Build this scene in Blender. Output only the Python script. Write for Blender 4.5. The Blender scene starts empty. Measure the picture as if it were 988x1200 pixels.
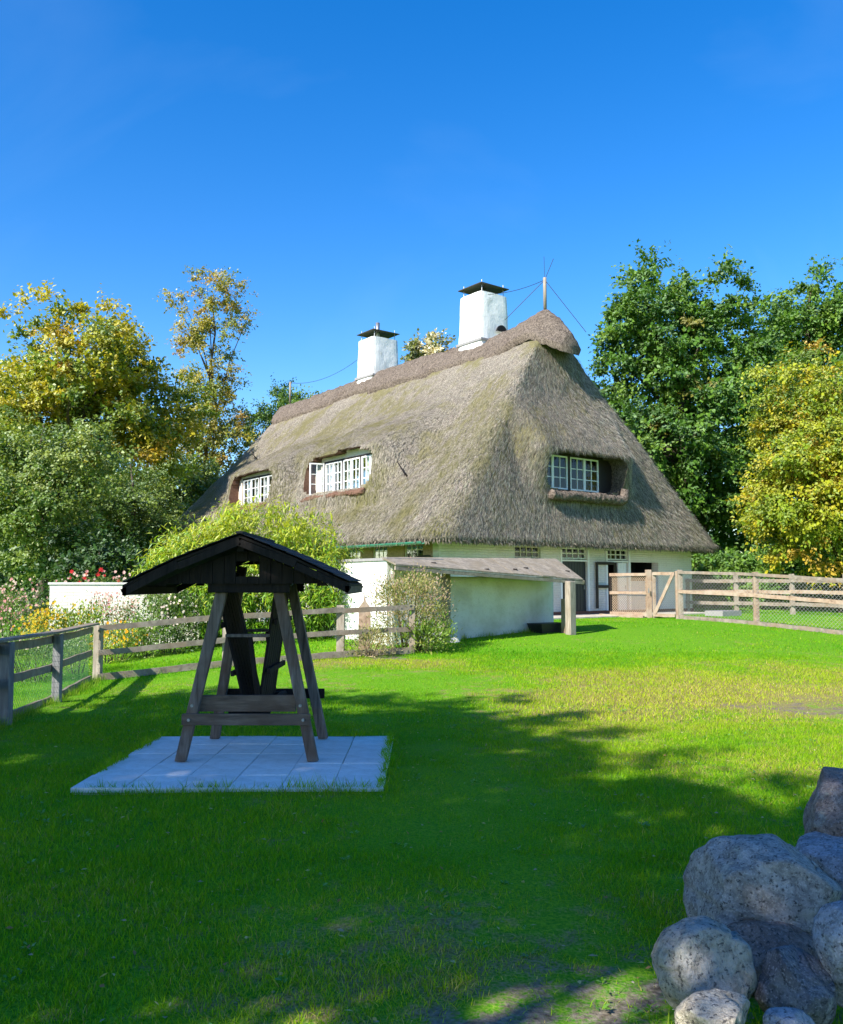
import bpy, math, random
import numpy as np
from mathutils import Vector

# ------------------------------------------------------------------ camera, sky, sun, exposure
SC = bpy.context.scene
COL = SC.collection
F = 1040.0                                    # focal length in photo pixels (988 x 1200)
PITCH = math.atan(84.0 / F)                   # horizon lies at row 684
CP, SP = math.cos(PITCH), math.sin(PITCH)
CAM = np.array([0.0, 0.0, 1.6])
cam_data = bpy.data.cameras.new('camera')
cam_data.sensor_fit = 'VERTICAL'
cam_data.sensor_height = 24.0
cam_data.lens = 24.0 * F / 1200.0
cam_data.clip_start = 0.05
cam_data.clip_end = 3000
cam = bpy.data.objects.new('camera', cam_data)
COL.objects.link(cam)
cam.location = CAM
cam.rotation_euler = (math.pi / 2 + PITCH, 0, 0)
SC.camera = cam

SUN_H = np.array([-0.68, -0.733]); SUN_H /= np.linalg.norm(SUN_H)
SUN_EL = math.radians(38)
SUN_V = np.array([SUN_H[0] * math.cos(SUN_EL), SUN_H[1] * math.cos(SUN_EL), math.sin(SUN_EL)])
world = bpy.data.worlds.new('World'); SC.world = world
world.use_nodes = True
wn = world.node_tree
wn.nodes.clear()
w_out = wn.nodes.new('ShaderNodeOutputWorld')
w_bg = wn.nodes.new('ShaderNodeBackground'); w_bg.inputs[1].default_value = 0.132
w_sky = wn.nodes.new('ShaderNodeTexSky'); w_sky.sky_type = 'NISHITA'
w_sky.sun_disc = False
w_sky.sun_elevation = SUN_EL
w_sky.sun_rotation = math.atan2(SUN_H[0], SUN_H[1])
w_sky.air_density = 1.0; w_sky.dust_density = 0.3; w_sky.ozone_density = 2.0
w_hs = wn.nodes.new('ShaderNodeHueSaturation')
w_hs.inputs['Saturation'].default_value = 1.45
w_hs.inputs['Hue'].default_value = 0.509
wn.links.new(w_sky.outputs[0], w_hs.inputs['Color'])
w_tc = wn.nodes.new('ShaderNodeTexCoord'); w_mp = wn.nodes.new('ShaderNodeMapping')
w_mp.inputs['Rotation'].default_value = (0.9, -0.7, 1.9); w_mp.inputs['Scale'].default_value = (1.2, 4.5, 2.0)
w_nz = wn.nodes.new('ShaderNodeTexNoise'); w_nz.inputs['Scale'].default_value = 1.6; w_nz.inputs['Detail'].default_value = 7; w_nz.inputs['Distortion'].default_value = 0.6
w_rp = wn.nodes.new('ShaderNodeMapRange'); w_rp.inputs[1].default_value = 0.54; w_rp.inputs[2].default_value = 0.85; w_rp.inputs[4].default_value = 0.045
w_mx = wn.nodes.new('ShaderNodeMix'); w_mx.data_type = 'RGBA'; w_mx.inputs[7].default_value = (5.0, 6.2, 7.5, 1)
wn.links.new(w_tc.outputs['Generated'], w_mp.inputs[0]); wn.links.new(w_mp.outputs[0], w_nz.inputs['Vector'])
wn.links.new(w_nz.outputs[0], w_rp.inputs[0]); wn.links.new(w_rp.outputs[0], w_mx.inputs[0])
wn.links.new(w_hs.outputs[0], w_mx.inputs[6]); wn.links.new(w_mx.outputs[2], w_bg.inputs[0])
wn.links.new(w_bg.outputs[0], w_out.inputs[0])

sun_data = bpy.data.lights.new('sun', 'SUN')
sun_data.energy = 5.0
sun_data.angle = math.radians(0.53)
sun_data.color = (1.0, 0.945, 0.85)
sun = bpy.data.objects.new('sun', sun_data)
COL.objects.link(sun)
sun.rotation_euler = Vector((-SUN_V[0], -SUN_V[1], -SUN_V[2])).to_track_quat('-Z', 'Y').to_euler()
sun.location = (-20, -20, 30)

SC.view_settings.view_transform = 'Standard'
SC.view_settings.look = 'None'
SC.view_settings.exposure = 1.0
SC.view_settings.gamma = 1.0
SC.view_settings.use_curve_mapping = False
SC.render.engine = 'CYCLES'
SC.cycles.max_bounces = 8
SC.cycles.transparent_max_bounces = 12

RNG = np.random.default_rng(7)
random.seed(7)

# ------------------------------------------------------------------ noise, terrain and pixel helpers
def _hash(ix, iy, iz, seed):
    h = (ix.astype(np.int64) * 374761393 + iy.astype(np.int64) * 668265263 + iz.astype(np.int64) * 2147483647 + seed * 974711) & 0xffffffff
    h = ((h ^ (h >> 13)) * 1274126177) & 0xffffffff
    h = (h ^ (h >> 16)) & 0xffffffff
    return h.astype(np.float64) / 4294967295.0

def vnoise(p, scale=1.0, seed=0):
    """value noise -1..1 for an (N,3) array"""
    p = np.asarray(p, float) * scale
    i = np.floor(p).astype(np.int64); f = p - i
    f = f * f * (3 - 2 * f)
    r = 0
    for dx in (0, 1):
        for dy in (0, 1):
            for dz in (0, 1):
                w = (f[:, 0] if dx else 1 - f[:, 0]) * (f[:, 1] if dy else 1 - f[:, 1]) * (f[:, 2] if dz else 1 - f[:, 2])
                r = r + w * _hash(i[:, 0] + dx, i[:, 1] + dy, i[:, 2] + dz, seed)
    return r * 2 - 1

def fbm(p, scale=1.0, octv=4, seed=0):
    r = 0; a = 1; t = 0
    for k in range(octv):
        r = r + a * vnoise(p, scale * 2 ** k, seed + k); t += a; a *= 0.5
    return r / t

def sstep(a, b, x):
    t = np.clip((np.asarray(x, float) - a) / (b - a), 0, 1)
    return t * t * (3 - 2 * t)

def gz(x, y):
    x = np.asarray(x, float); y = np.asarray(y, float)
    g = y - 1.2 * np.maximum(0, x - 6.5) * (1 - sstep(27, 34, y))
    z = 0.5 * sstep(10, 26.5, g) * (0.25 + 0.75 * sstep(-9, -1, x))
    z = z - 0.13 * sstep(-2.5, -6.5, x) * sstep(10, 15, y)
    return z

def gzf(x, y):
    return float(gz(np.array([x]), np.array([y]))[0])

def ray(px, py):
    dx, dy = px - 494.0, 600.0 - py
    return np.array([dx, F * CP - dy * SP, F * SP + dy * CP])

def at(px, py, Y):
    r = ray(px, py); return CAM + r * (Y / r[1])

def hit(px, py):
    r = ray(px, py); r = r / r[1]
    Y = 1.0
    while Y < 90:
        p = CAM + r * Y
        if p[2] <= gzf(p[0], p[1]): break
        Y += 0.01
    p = CAM + r * Y
    return np.array([p[0], p[1], gzf(p[0], p[1])])

# ------------------------------------------------------------------ mesh helpers
def make_mesh(name, verts, faces, mat=None, smooth=False, cols=None):
    """faces: (N,k) array or a list of tuples"""
    me = bpy.data.meshes.new(name)
    verts = np.asarray(verts, np.float32)
    if isinstance(faces, np.ndarray):
        n, k = faces.shape
        me.vertices.add(len(verts)); me.vertices.foreach_set('co', verts.ravel())
        me.loops.add(n * k); me.loops.foreach_set('vertex_index', faces.astype(np.int32).ravel())
        me.polygons.add(n)
        me.polygons.foreach_set('loop_start', (np.arange(n) * k).astype(np.int32))
        me.update(calc_edges=True)
    else:
        me.from_pydata(verts.tolist(), [], faces)
    if smooth:
        me.polygons.foreach_set('use_smooth', np.ones(len(me.polygons), bool))
    if cols is not None:
        a = me.color_attributes.new('tint', 'FLOAT_COLOR', 'POINT')
        c = np.ones((len(verts), 4), np.float32); c[:, :3] = cols
        a.data.foreach_set('color', c.ravel())
    if mat is not None: me.materials.append(mat)
    me.update()
    return me

def world_loc(o):
    l = np.zeros(3)
    while o is not None:
        l = l + np.array(o.location); o = o.parent
    return l

def link(name, me, parent=None, loc=(0, 0, 0)):
    o = bpy.data.objects.new(name, me)
    COL.objects.link(o)
    o.location = loc
    if parent is not None: o.parent = parent
    return o

def part(name, verts, faces, mat, parent=None, smooth=False, cols=None, base=None):
    """mesh from world coordinates; a top-level mesh gets its origin at base"""
    verts = np.asarray(verts, float)
    off = world_loc(parent) if parent is not None else (np.array(base) if base is not None else np.zeros(3))
    me = make_mesh(name, verts - off, faces, mat, smooth, cols)
    return link(name, me, parent, (0, 0, 0) if parent is not None else off)

def tag(o, label, cat, group=None):
    o['label'] = label; o['category'] = cat
    if group: o['group'] = group
    return o

def thing(name, label, cat, loc, group=None):
    o = bpy.data.objects.new(name, None); COL.objects.link(o)
    o.location = tuple(float(v) for v in loc); o.empty_display_size = 0.2
    return tag(o, label, cat, group)

def structure(o):
    o['kind'] = 'structure'; return o

def unit(v):
    v = np.asarray(v, float); return v / (np.linalg.norm(v) + 1e-12)

class MB:
    def __init__(s): s.v = []; s.f = []
    def add(s, verts, faces):
        b = len(s.v); s.v.extend([tuple(map(float, q)) for q in verts]); s.f.extend([tuple(b + i for i in q) for q in faces]); return s
    def obox(s, c, ax, half):
        """box, axes as rows of ax"""
        c = np.asarray(c, float); ax = np.asarray(ax, float)
        vs = []
        for k in (-1, 1):
            for (i, j) in ((-1, -1), (1, -1), (1, 1), (-1, 1)):
                vs.append(c + ax[0] * half[0] * i + ax[1] * half[1] * j + ax[2] * half[2] * k)
        return s.add(vs, [(3, 2, 1, 0), (4, 5, 6, 7), (0, 1, 5, 4), (1, 2, 6, 5), (2, 3, 7, 6), (3, 0, 4, 7)])
    def box(s, lo, hi):
        lo = np.asarray(lo, float); hi = np.asarray(hi, float)
        return s.obox((lo + hi) / 2, np.eye(3), (hi - lo) / 2)
    def beam(s, a, b, w, h, up=(0, 0, 1)):
        """rectangular bar from a to b; w across, h along up"""
        a = np.asarray(a, float); b = np.asarray(b, float)
        t = unit(b - a); x = np.cross(t, np.asarray(up, float))
        if np.linalg.norm(x) < 1e-6: x = np.cross(t, (1, 0, 0))
        x = unit(x); y = unit(np.cross(x, t))
        return s.obox((a + b) / 2, np.array([x, y, t]), (w / 2, h / 2, np.linalg.norm(b - a) / 2))
    def tube(s, pts, rad, n=6, cap=True):
        pts = [np.asarray(p, float) for p in pts]
        m = len(pts)
        if not hasattr(rad, '__len__'): rad = [rad] * m
        b = len(s.v); ref = None
        for i, p in enumerate(pts):
            t = unit(pts[min(i + 1, m - 1)] - pts[max(i - 1, 0)])
            if ref is None:
                ref = np.array([1., 0, 0]) if abs(t[0]) < 0.8 else np.array([0, 1., 0])
            x = unit(ref - t * np.dot(ref, t)); y = np.cross(t, x); ref = x
            for k in range(n):
                a = 2 * math.pi * k / n
                s.v.append(tuple(p + (x * math.cos(a) + y * math.sin(a)) * rad[i]))
        for i in range(m - 1):
            for k in range(n):
                k2 = (k + 1) % n
                s.f.append((b + i * n + k, b + i * n + k2, b + (i + 1) * n + k2, b + (i + 1) * n + k))
        if cap:
            s.f.append(tuple(b + k for k in reversed(range(n))))
            s.f.append(tuple(b + (m - 1) * n + k for k in range(n)))
        return s
    def rough(s, amp, scale=6.0, seed=0):
        p = np.array(s.v); d = np.stack([vnoise(p + k * 17.3, scale, seed + k) for k in range(3)], 1)
        s.v = [tuple(q) for q in p + d * amp]; return s
    def build(s, name, mat, parent=None, base=None, smooth=False, bevel=0.0):
        o = part(name, np.array(s.v), s.f, mat, parent, smooth, None, base)
        if bevel:
            m = o.modifiers.new('bevel', 'BEVEL'); m.width = bevel; m.segments = 2; m.limit_method = 'ANGLE'
        return o

# ------------------------------------------------------------------ materials
class NT:
    def __init__(s, name):
        s.m = bpy.data.materials.new(name); s.m.use_nodes = True
        s.t = s.m.node_tree; s.n = s.t.nodes
        s.b = s.n['Principled BSDF']; s.out = s.n['Material Output']
        s.tc = s.n.new('ShaderNodeTexCoord')
    def L(s, a, b): s.t.links.new(a, b)
    def mapping(s, sc=(1, 1, 1), rot=(0, 0, 0), src=None):
        m = s.n.new('ShaderNodeMapping'); m.inputs['Scale'].default_value = sc; m.inputs['Rotation'].default_value = rot
        s.L(src or s.tc.outputs['Object'], m.inputs[0]); return m.outputs[0]
    def noise(s, scale, detail=4, vec=None, rough=0.55, dist=0.0):
        n = s.n.new('ShaderNodeTexNoise'); n.inputs['Scale'].default_value = scale; n.inputs['Detail'].default_value = detail
        n.inputs['Roughness'].default_value = rough; n.inputs['Distortion'].default_value = dist
        s.L(vec or s.tc.outputs['Object'], n.inputs['Vector']); return n.outputs[0]
    def voro(s, scale, vec=None, out=0, feat='F1'):
        n = s.n.new('ShaderNodeTexVoronoi'); n.inputs['Scale'].default_value = scale; n.feature = feat
        s.L(vec or s.tc.outputs['Object'], n.inputs['Vector']); return n.outputs[out]
    def ramp(s, fac, stops):
        r = s.n.new('ShaderNodeValToRGB'); e = r.color_ramp.elements
        while len(e) > 2: e.remove(e[-1])
        for i, (p, c) in enumerate(stops):
            el = e[i] if i < 2 else e.new(p)
            el.position = p; el.color = (c[0], c[1], c[2], 1) if hasattr(c, '__len__') else (c, c, c, 1)
        s.L(fac, r.inputs[0]); return r.outputs[0]
    def mix(s, fac, a, b, mode='MIX'):
        m = s.n.new('ShaderNodeMix'); m.data_type = 'RGBA'; m.blend_type = mode
        for (v, i) in ((fac, 0), (a, 6), (b, 7)):
            if isinstance(v, (int, float)): m.inputs[i].default_value = v
            elif isinstance(v, tuple): m.inputs[i].default_value = (v[0], v[1], v[2], 1)
            else: s.L(v, m.inputs[i])
        return m.outputs[2]
    def math(s, op, a, b=0.0):
        m = s.n.new('ShaderNodeMath'); m.operation = op
        for v, i in ((a, 0), (b, 1)):
            if isinstance(v, (int, float)): m.inputs[i].default_value = v
            else: s.L(v, m.inputs[i])
        return m.outputs[0]
    def bump(s, h, strength=0.5, dist=0.02, normal=None):
        b = s.n.new('ShaderNodeBump'); b.inputs['Strength'].default_value = strength; b.inputs['Distance'].default_value = dist
        s.L(h, b.inputs['Height'])
        if normal is not None: s.L(normal, b.inputs['Normal'])
        s.L(b.outputs[0], s.b.inputs['Normal']); return b.outputs[0]
    def attr(s, name='tint'):
        a = s.n.new('ShaderNodeAttribute'); a.attribute_name = name; return a.outputs[0]
    def color(s, c):
        if isinstance(c, tuple): s.b.inputs['Base Color'].default_value = (*c, 1)
        else: s.L(c, s.b.inputs['Base Color'])
    def rough(s, r, spec=0.3):
        s.b.inputs['Roughness'].default_value = r; s.b.inputs['Specular IOR Level'].default_value = spec

def wood_mat(name, c1, c2, c3=None, grain=(1, 1, 1), rough=0.85, scale=1.0):
    """weathered timber: streaks run along the axis with the small grain value"""
    n = NT(name)
    v = n.mapping(grain)
    a = n.noise(22 * scale, 6, v, 0.65, 0.4); b = n.noise(2.4 * scale, 3)
    col = n.ramp(a, [(0.28, c1), (0.72, c2)])
    if c3: col = n.mix(n.ramp(b, [(0.45, 0), (0.7, 1)]), col, c3)
    n.color(col); n.rough(rough, 0.2); n.bump(a, 0.5, 0.01)
    return n.m

def leaf_mat(name, trans=0.35, gloss=0.12, rough=0.45):
    n = NT(name); n.n.remove(n.b)
    c = n.attr()
    d = n.n.new('ShaderNodeBsdfDiffuse'); t = n.n.new('ShaderNodeBsdfTranslucent'); g = n.n.new('ShaderNodeBsdfGlossy')
    g.inputs['Roughness'].default_value = rough; g.inputs['Color'].default_value = (.9, .95, .9, 1)
    n.L(c, d.inputs[0])
    n.L(n.mix(1.0, c, (1.25, 1.15, 0.6), 'MULTIPLY'), t.inputs[0])
    m1 = n.n.new('ShaderNodeMixShader'); m1.inputs[0].default_value = trans
    n.L(d.outputs[0], m1.inputs[1]); n.L(t.outputs[0], m1.inputs[2])
    fr = n.n.new('ShaderNodeFresnel'); fr.inputs[0].default_value = 1.35
    m2 = n.n.new('ShaderNodeMixShader'); n.L(n.math('MULTIPLY', fr.outputs[0], gloss), m2.inputs[0])
    n.L(m1.outputs[0], m2.inputs[1]); n.L(g.outputs[0], m2.inputs[2])
    n.L(m2.outputs[0], n.out.inputs[0])
    return n.m

M = {}
M['leaf'] = leaf_mat('leaf', .38, .10, .6)
M['needle'] = leaf_mat('bamboo_leaf', 0.4, 0.15)
M['grass_blade'] = leaf_mat('grass_blade', 0.42, 0.04, 0.6)
M['petal'] = leaf_mat('petal', 0.3, 0.02)

n = NT('bark'); a = n.noise(9, 6, n.mapping((1, 1, .25)), .7)
n.color(n.ramp(a, [(.3, (.03, .024, .018)), (.7, (.14, .115, .085))])); n.rough(.95, .1); n.bump(a, .8, .04); M['bark'] = n.m

# lawn soil and turf
n = NT('lawn_ground')
a = n.noise(.55, 5); b = n.noise(5, 5); c = n.noise(60, 4)
turf = n.mix(n.ramp(c, [(.35, 0), (.65, 1)]), (.05, .19, .006), (.17, .33, .012))
dry = n.ramp(c, [(.3, (.12, .105, .03)), (.7, (.32, .27, .10))])
soil = n.ramp(n.noise(35, 5), [(.3, (.07, .055, .038)), (.7, (.26, .22, .165))])
att = n.n.new('ShaderNodeAttribute'); att.attribute_name = 'tint'
sepc = n.n.new('ShaderNodeSeparateColor'); n.L(att.outputs[0], sepc.inputs[0])
rag = n.math('ADD', n.math('MULTIPLY', n.math('SUBTRACT', b, .5), 1.6), n.math('MULTIPLY', n.math('SUBTRACT', c, .5), .7))
mdry = n.ramp(n.math('ADD', sepc.outputs[0], rag), [(.42, 0), (.75, 1)])
msoil = n.ramp(n.math('ADD', sepc.outputs[1], rag), [(.5, 0), (.78, 1)])
n.color(n.mix(msoil, n.mix(mdry, turf, dry), soil)); n.rough(.95, .1)
n.bump(n.mix(.5, c, b), .6, .03); M['ground'] = n.m

# thatch
def thatch(name, dark, light, moss=None, sc=1.0, axis=(1, 1, .22), bs=.9):
    n = NT(name)
    v = n.mapping(axis)
    a = n.noise(22 * sc, 6, v, .75, .3); b = n.noise(.5, 5); c = n.noise(2.2, 5, n.mapping((1, 1, .35)))
    d = n.noise(60 * sc, 3, v, .7)
    col = n.ramp(n.mix(.45, a, d), [(.39, dark), (.5, tuple(.5 * (x + y) for x, y in zip(dark, light))), (.60, light)])
    col = n.mix(n.ramp(c, [(.35, .75), (.65, 0)]), col, n.mix(.5, col, (.55, .5, .48), 'MULTIPLY'))
    if moss:
        col = n.mix(n.math('MULTIPLY', n.ramp(n.math('MULTIPLY', b, n.ramp(c, [(.3, .6), (.65, 1.05)])), [(.38, 0), (.54, 1)]), n.ramp(a, [(.35, .35), (.6, .8)])), col, moss)
    n.color(col); n.rough(1, .05); n.bump(n.mix(.5, a, d), bs, .07)
    return n.m
M['thatch'] = thatch('thatch', (.032, .028, .023), (.46, .41, .335), (.15, .135, .035))
M['ridge'] = thatch('ridge_heather', (.024, .019, .016), (.30, .245, .20), None, .7, (1, 1, .7))
M['reveal'] = thatch('thatch_cut_reed', (.10, .058, .042), (.30, .175, .125), None, 1.6, (1, 1, .5))
M['straw'] = leaf_mat('straw', .1, .02)

# white painted brick
n = NT('white_brick')
br = n.n.new('ShaderNodeTexBrick'); br.inputs['Scale'].default_value = 1.0
br.inputs['Brick Width'].default_value = .25; br.inputs['Row Height'].default_value = .082; br.inputs['Mortar Size'].default_value = .012
br.inputs['Mortar Smooth'].default_value = .4
cmb = n.n.new('ShaderNodeCombineXYZ'); sx = n.n.new('ShaderNodeSeparateXYZ'); n.L(n.tc.outputs['Object'], sx.inputs[0])
n.L(n.math('ADD', n.math('MULTIPLY', sx.outputs[0], .79), n.math('MULTIPLY', sx.outputs[1], .61)), cmb.inputs[0]); n.L(sx.outputs[2], cmb.inputs[1])
dv = n.n.new('ShaderNodeVectorMath'); dv.operation = 'MULTIPLY_ADD'; dn_ = n.n.new('ShaderNodeTexNoise'); dn_.inputs['Scale'].default_value = 3.5; n.L(n.tc.outputs['Object'], dn_.inputs['Vector'])
n.L(dn_.outputs[1], dv.inputs[0]); dv.inputs[1].default_value = (.05, .05, .05); n.L(cmb.outputs[0], dv.inputs[2]); n.L(dv.outputs[0], br.inputs['Vector'])
st = n.noise(1.3, 5); fs = n.noise(25, 4)
col = n.mix(n.ramp(st, [(.5, 0), (.75, .55)]), (.74, .71, .655), (.52, .465, .36))
col = n.mix(n.ramp(n.noise(9, 6, None, .7), [(.55, 0), (.75, .5)]), col, (.42, .38, .30))
col = n.mix(n.math('MULTIPLY', br.outputs['Fac'], .16), col, (.36, .33, .28))
n.color(col); n.rough(.75, .2); n.bump(n.math('SUBTRACT', n.math('MULTIPLY', fs, .5), br.outputs['Fac']), .8, .02); M['white_brick'] = n.m

n = NT('white_plaster'); a = n.noise(3, 6); b = n.noise(22, 4)
n.color(n.mix(n.ramp(a, [(.52, 0), (.72, .5)]), (.77, .765, .75), (.46, .445, .40))); n.rough(.85, .2); n.bump(n.mix(.5, a, n.noise(14, 6, None, .7)), .7, .05); M['plaster'] = n.m

def plain(name, c, rough=.6, spec=.3, metal=0.0, var=.15, scale=14, bump=.15):
    n = NT(name); a = n.noise(scale, 5)
    n.color(n.ramp(a, [(.3, tuple(x * (1 - var) for x in c)), (.7, tuple(min(1, x * (1 + var)) for x in c))]))
    n.rough(rough, spec); n.b.inputs['Metallic'].default_value = metal
    if bump: n.bump(a, bump, .01)
    return n.m
n = NT('old_whitewash'); a = n.noise(1.6, 6); b = n.noise(16, 6, None, .7)
col = n.mix(n.ramp(a, [(.45, 0), (.7, .7)]), (.68, .65, .58), (.46, .42, .31)); col = n.mix(n.ramp(b, [(.55, 0), (.72, .45)]), col, (.36, .33, .26))
n.color(col); n.rough(.9, .1); n.bump(b, .5, .03); M['old_wash'] = n.m
M['white_paint'] = plain('white_paint', (.80, .80, .78), .45, .4, var=.04)
M['cream'] = plain('cream_board', (.66, .60, .50), .6, var=.08)
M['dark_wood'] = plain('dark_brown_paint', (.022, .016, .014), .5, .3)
M['red_brown'] = plain('red_brown_paint', (.16, .06, .04), .6)
M['tan_brick'] = plain('tan_brick', (.36, .25, .16), .9, .1, var=.3, scale=18)
M['interior'] = plain('interior_dark', (.02, .02, .022), .9, .1, bump=0)
M['curtain'] = plain('curtain', (.78, .78, .76), .9, .1, var=.05)
M['door_black'] = plain('black_door_paint', (.018, .019, .022), .4, .4)
M['door_grey'] = plain('grey_door_paint', (.42, .45, .5), .55)
M['metal'] = plain('galvanised_metal', (.30, .31, .32), .45, .5, .8)
M['cap_metal'] = plain('dark_cap_metal', (.09, .075, .06), .5, .5, .6)
M['wire'] = plain('galvanised_wire', (.36, .35, .32), .6, .4, .2, bump=0)
M['lead'] = plain('lead_flashing', (.27, .26, .26), .7, .3)
M['gutter'] = plain('green_gutter', (.045, .20, .135), .45, .4)
M['cable'] = plain('black_cable', (.03, .03, .035), .6, bump=0)
M['rusty_wire'] = plain('rusty_wire', (.50, .38, .27), .8, .2, 0, bump=0)
M['net'] = plain('green_net', (.10, .22, .12), .7, bump=0)
M['stone_path'] = plain('pale_paving', (.46, .41, .34), .9, .1, var=.3, scale=5, bump=.5)
n = NT('glass'); n.n.remove(n.b)
gt = n.n.new('ShaderNodeBsdfTransparent'); gt.inputs[0].default_value = (.82, .88, .9, 1)
gg = n.n.new('ShaderNodeBsdfGlossy'); gg.inputs['Roughness'].default_value = .03
fr = n.n.new('ShaderNodeFresnel'); fr.inputs[0].default_value = 1.5
mx = n.n.new('ShaderNodeMixShader'); n.L(n.math('ADD', n.math('MULTIPLY', fr.outputs[0], .55), .03), mx.inputs[0])
n.L(gt.outputs[0], mx.inputs[1]); n.L(gg.outputs[0], mx.inputs[2]); n.L(mx.outputs[0], n.out.inputs[0]); M['glass'] = n.m

M['fence_wood'] = wood_mat('weathered_fence_wood', (.11, .09, .072), (.32, .275, .225), (.22, .16, .11), (.3, .3, .3))
M['fence_post'] = wood_mat('pale_post_wood', (.15, .125, .10), (.42, .365, .295), (.26, .21, .155), (1, 1, .12))
M['gate_wood'] = wood_mat('gate_wood', (.17, .11, .075), (.42, .31, .22), (.36, .30, .235), (.5, .5, .5))
M['old_grey'] = wood_mat('grey_blue_post', (.08, .08, .085), (.27, .27, .27), (.15, .135, .12), (1, 1, .12))
M['swing_leg'] = wood_mat('swing_leg_wood', (.045, .033, .026), (.27, .215, .18), (.11, .065, .043), (1, 1, .1))
M['swing_plank'] = wood_mat('swing_plank_wood', (.05, .035, .027), (.24, .175, .13), (.10, .065, .045), (.12, 1, 1))
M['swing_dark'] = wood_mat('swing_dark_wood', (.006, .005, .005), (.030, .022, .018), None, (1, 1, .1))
n = NT('bitumen_shingle'); a = n.noise(140, 3); b = n.noise(2.5, 4)
n.color(n.ramp(a, [(.3, (.012, .012, .014)), (.75, (.06, .06, .066))])); n.rough(.9, .2); n.bump(a, .6, .004); M['shingle'] = n.m
M['lean_board'] = wood_mat('lean_roof_board', (.12, .10, .078), (.37, .32, .25), (.20, .165, .115), (.5, .5, .5))
n = NT('concrete_paver'); a = n.noise(6, 5); b = n.noise(90, 3)
rnd = n.n.new('ShaderNodeObjectInfo')
col = n.mix(n.ramp(a, [(.4, 0), (.7, .6)]), (.76, .755, .745), (.54, .52, .47))
col = n.mix(n.ramp(n.noise(28, 5, None, .7), [(.56, 0), (.72, .6)]), col, (.33, .31, .27))
col = n.mix(n.math('MULTIPLY', rnd.outputs['Random'], .22), col, (.42, .40, .38))
n.color(col); n.rough(.85, .2); n.bump(n.mix(.5, a, b), .3, .006); M['paver'] = n.m

def rock_mat(name, c1, c2, c3, speck=(.03, .03, .034)):
    n = NT(name)
    a = n.noise(3.6, 7, None, .68, 1.1); b = n.noise(26, 6, None, .72, .3); c = n.noise(110, 3); s = n.noise(55, 4, None, .65); g = n.noise(9, 5, None, .65)
    col = n.ramp(a, [(.34, c1), (.5, c2), (.66, c3)])
    col = n.mix(n.ramp(b, [(.40, .8), (.55, 0)]), col, tuple(x * .45 for x in c2))
    col = n.mix(n.ramp(s, [(.36, .85), (.44, 0)]), col, speck)
    col = n.mix(n.ramp(c, [(.55, 0), (.70, .4)]), col, tuple(min(1, x * 1.45) for x in c3))
    lich = n.ramp(n.noise(6, 4, None, .6, .6), [(.60, 0), (.68, .55)])
    col = n.mix(n.math('MULTIPLY', lich, n.ramp(b, [(.4, .2), (.6, 1)])), col, (.33, .34, .26))
    wv = n.mapping((1, 1, 1.6), (.4, .3, .2)); cr = n.voro(2.3, wv, 0, 'DISTANCE_TO_EDGE')
    crack = n.math('MULTIPLY', n.ramp(cr, [(.0, 1), (.022, 0)]), n.ramp(n.noise(2.6, 3), [(.5, 0), (.6, 1)]))
    col = n.mix(n.math('MULTIPLY', crack, .7), col, (.02, .02, .022))
    n.color(col); n.rough(.85, .25)
    h = n.math('SUBTRACT', n.math('ADD', n.math('MULTIPLY', b, .6), n.math('ADD', n.math('MULTIPLY', c, .25), g)), n.math('MULTIPLY', crack, .8))
    n.bump(h, .9, .03)
    return n.m
M['rock_grey'] = rock_mat('granite_grey', (.21, .185, .15), (.30, .295, .285), (.40, .385, .36))
M['rock_round'] = rock_mat('granite_round', (.30, .295, .285), (.36, .335, .29), (.27, .215, .165))
M['rock_brown'] = rock_mat('granite_brown', (.13, .095, .08), (.25, .195, .165), (.32, .29, .27))
M['rock_blue'] = rock_mat('granite_blue', (.20, .215, .24), (.30, .315, .345), (.37, .38, .40))
M['rock_pale'] = rock_mat('granite_pale', (.36, .31, .24), (.50, .43, .33), (.55, .50, .42))
M['rock_dark'] = rock_mat('granite_dark', (.05, .05, .058), (.17, .17, .18), (.33, .32, .32))

# ------------------------------------------------------------------ foliage helpers
def leaf_mesh(pos, d, nrm, ln, wd, fold=.18):
    """pointed leaves: base, two sides, tip; arrays of N"""
    d = d / (np.linalg.norm(d, axis=1, keepdims=True) + 1e-9)
    s = np.cross(nrm, d); s /= (np.linalg.norm(s, axis=1, keepdims=True) + 1e-9)
    up = np.cross(d, s)
    ln = ln[:, None]; wd = wd[:, None]
    v = np.stack([pos, pos + d * ln * .45 + s * wd * .5 + up * wd * fold, pos + d * ln, pos + d * ln * .45 - s * wd * .5 + up * wd * fold], 1)
    f = np.arange(len(pos) * 4).reshape(-1, 4)
    return v.reshape(-1, 3), f

def rand_unit(rng, n):
    v = rng.normal(size=(n, 3)); return v / np.linalg.norm(v, axis=1, keepdims=True)

def pick_colours(rng, cl_id, ncl, palette, weights, jitter=.11, height=None):
    """each clump takes a palette colour; each leaf jitters around it"""
    pal = np.array(palette, float)
    ci = rng.choice(len(pal), size=ncl, p=np.array(weights) / np.sum(weights))
    c = pal[ci][cl_id]
    mixi = rng.choice(len(pal), size=len(cl_id), p=np.array(weights) / np.sum(weights))
    c = (c * .82 + pal[mixi] * .18) * 1.6
    return np.clip(c * (1 + rng.normal(size=(len(cl_id), 1)) * jitter), .004, 1)

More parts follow.
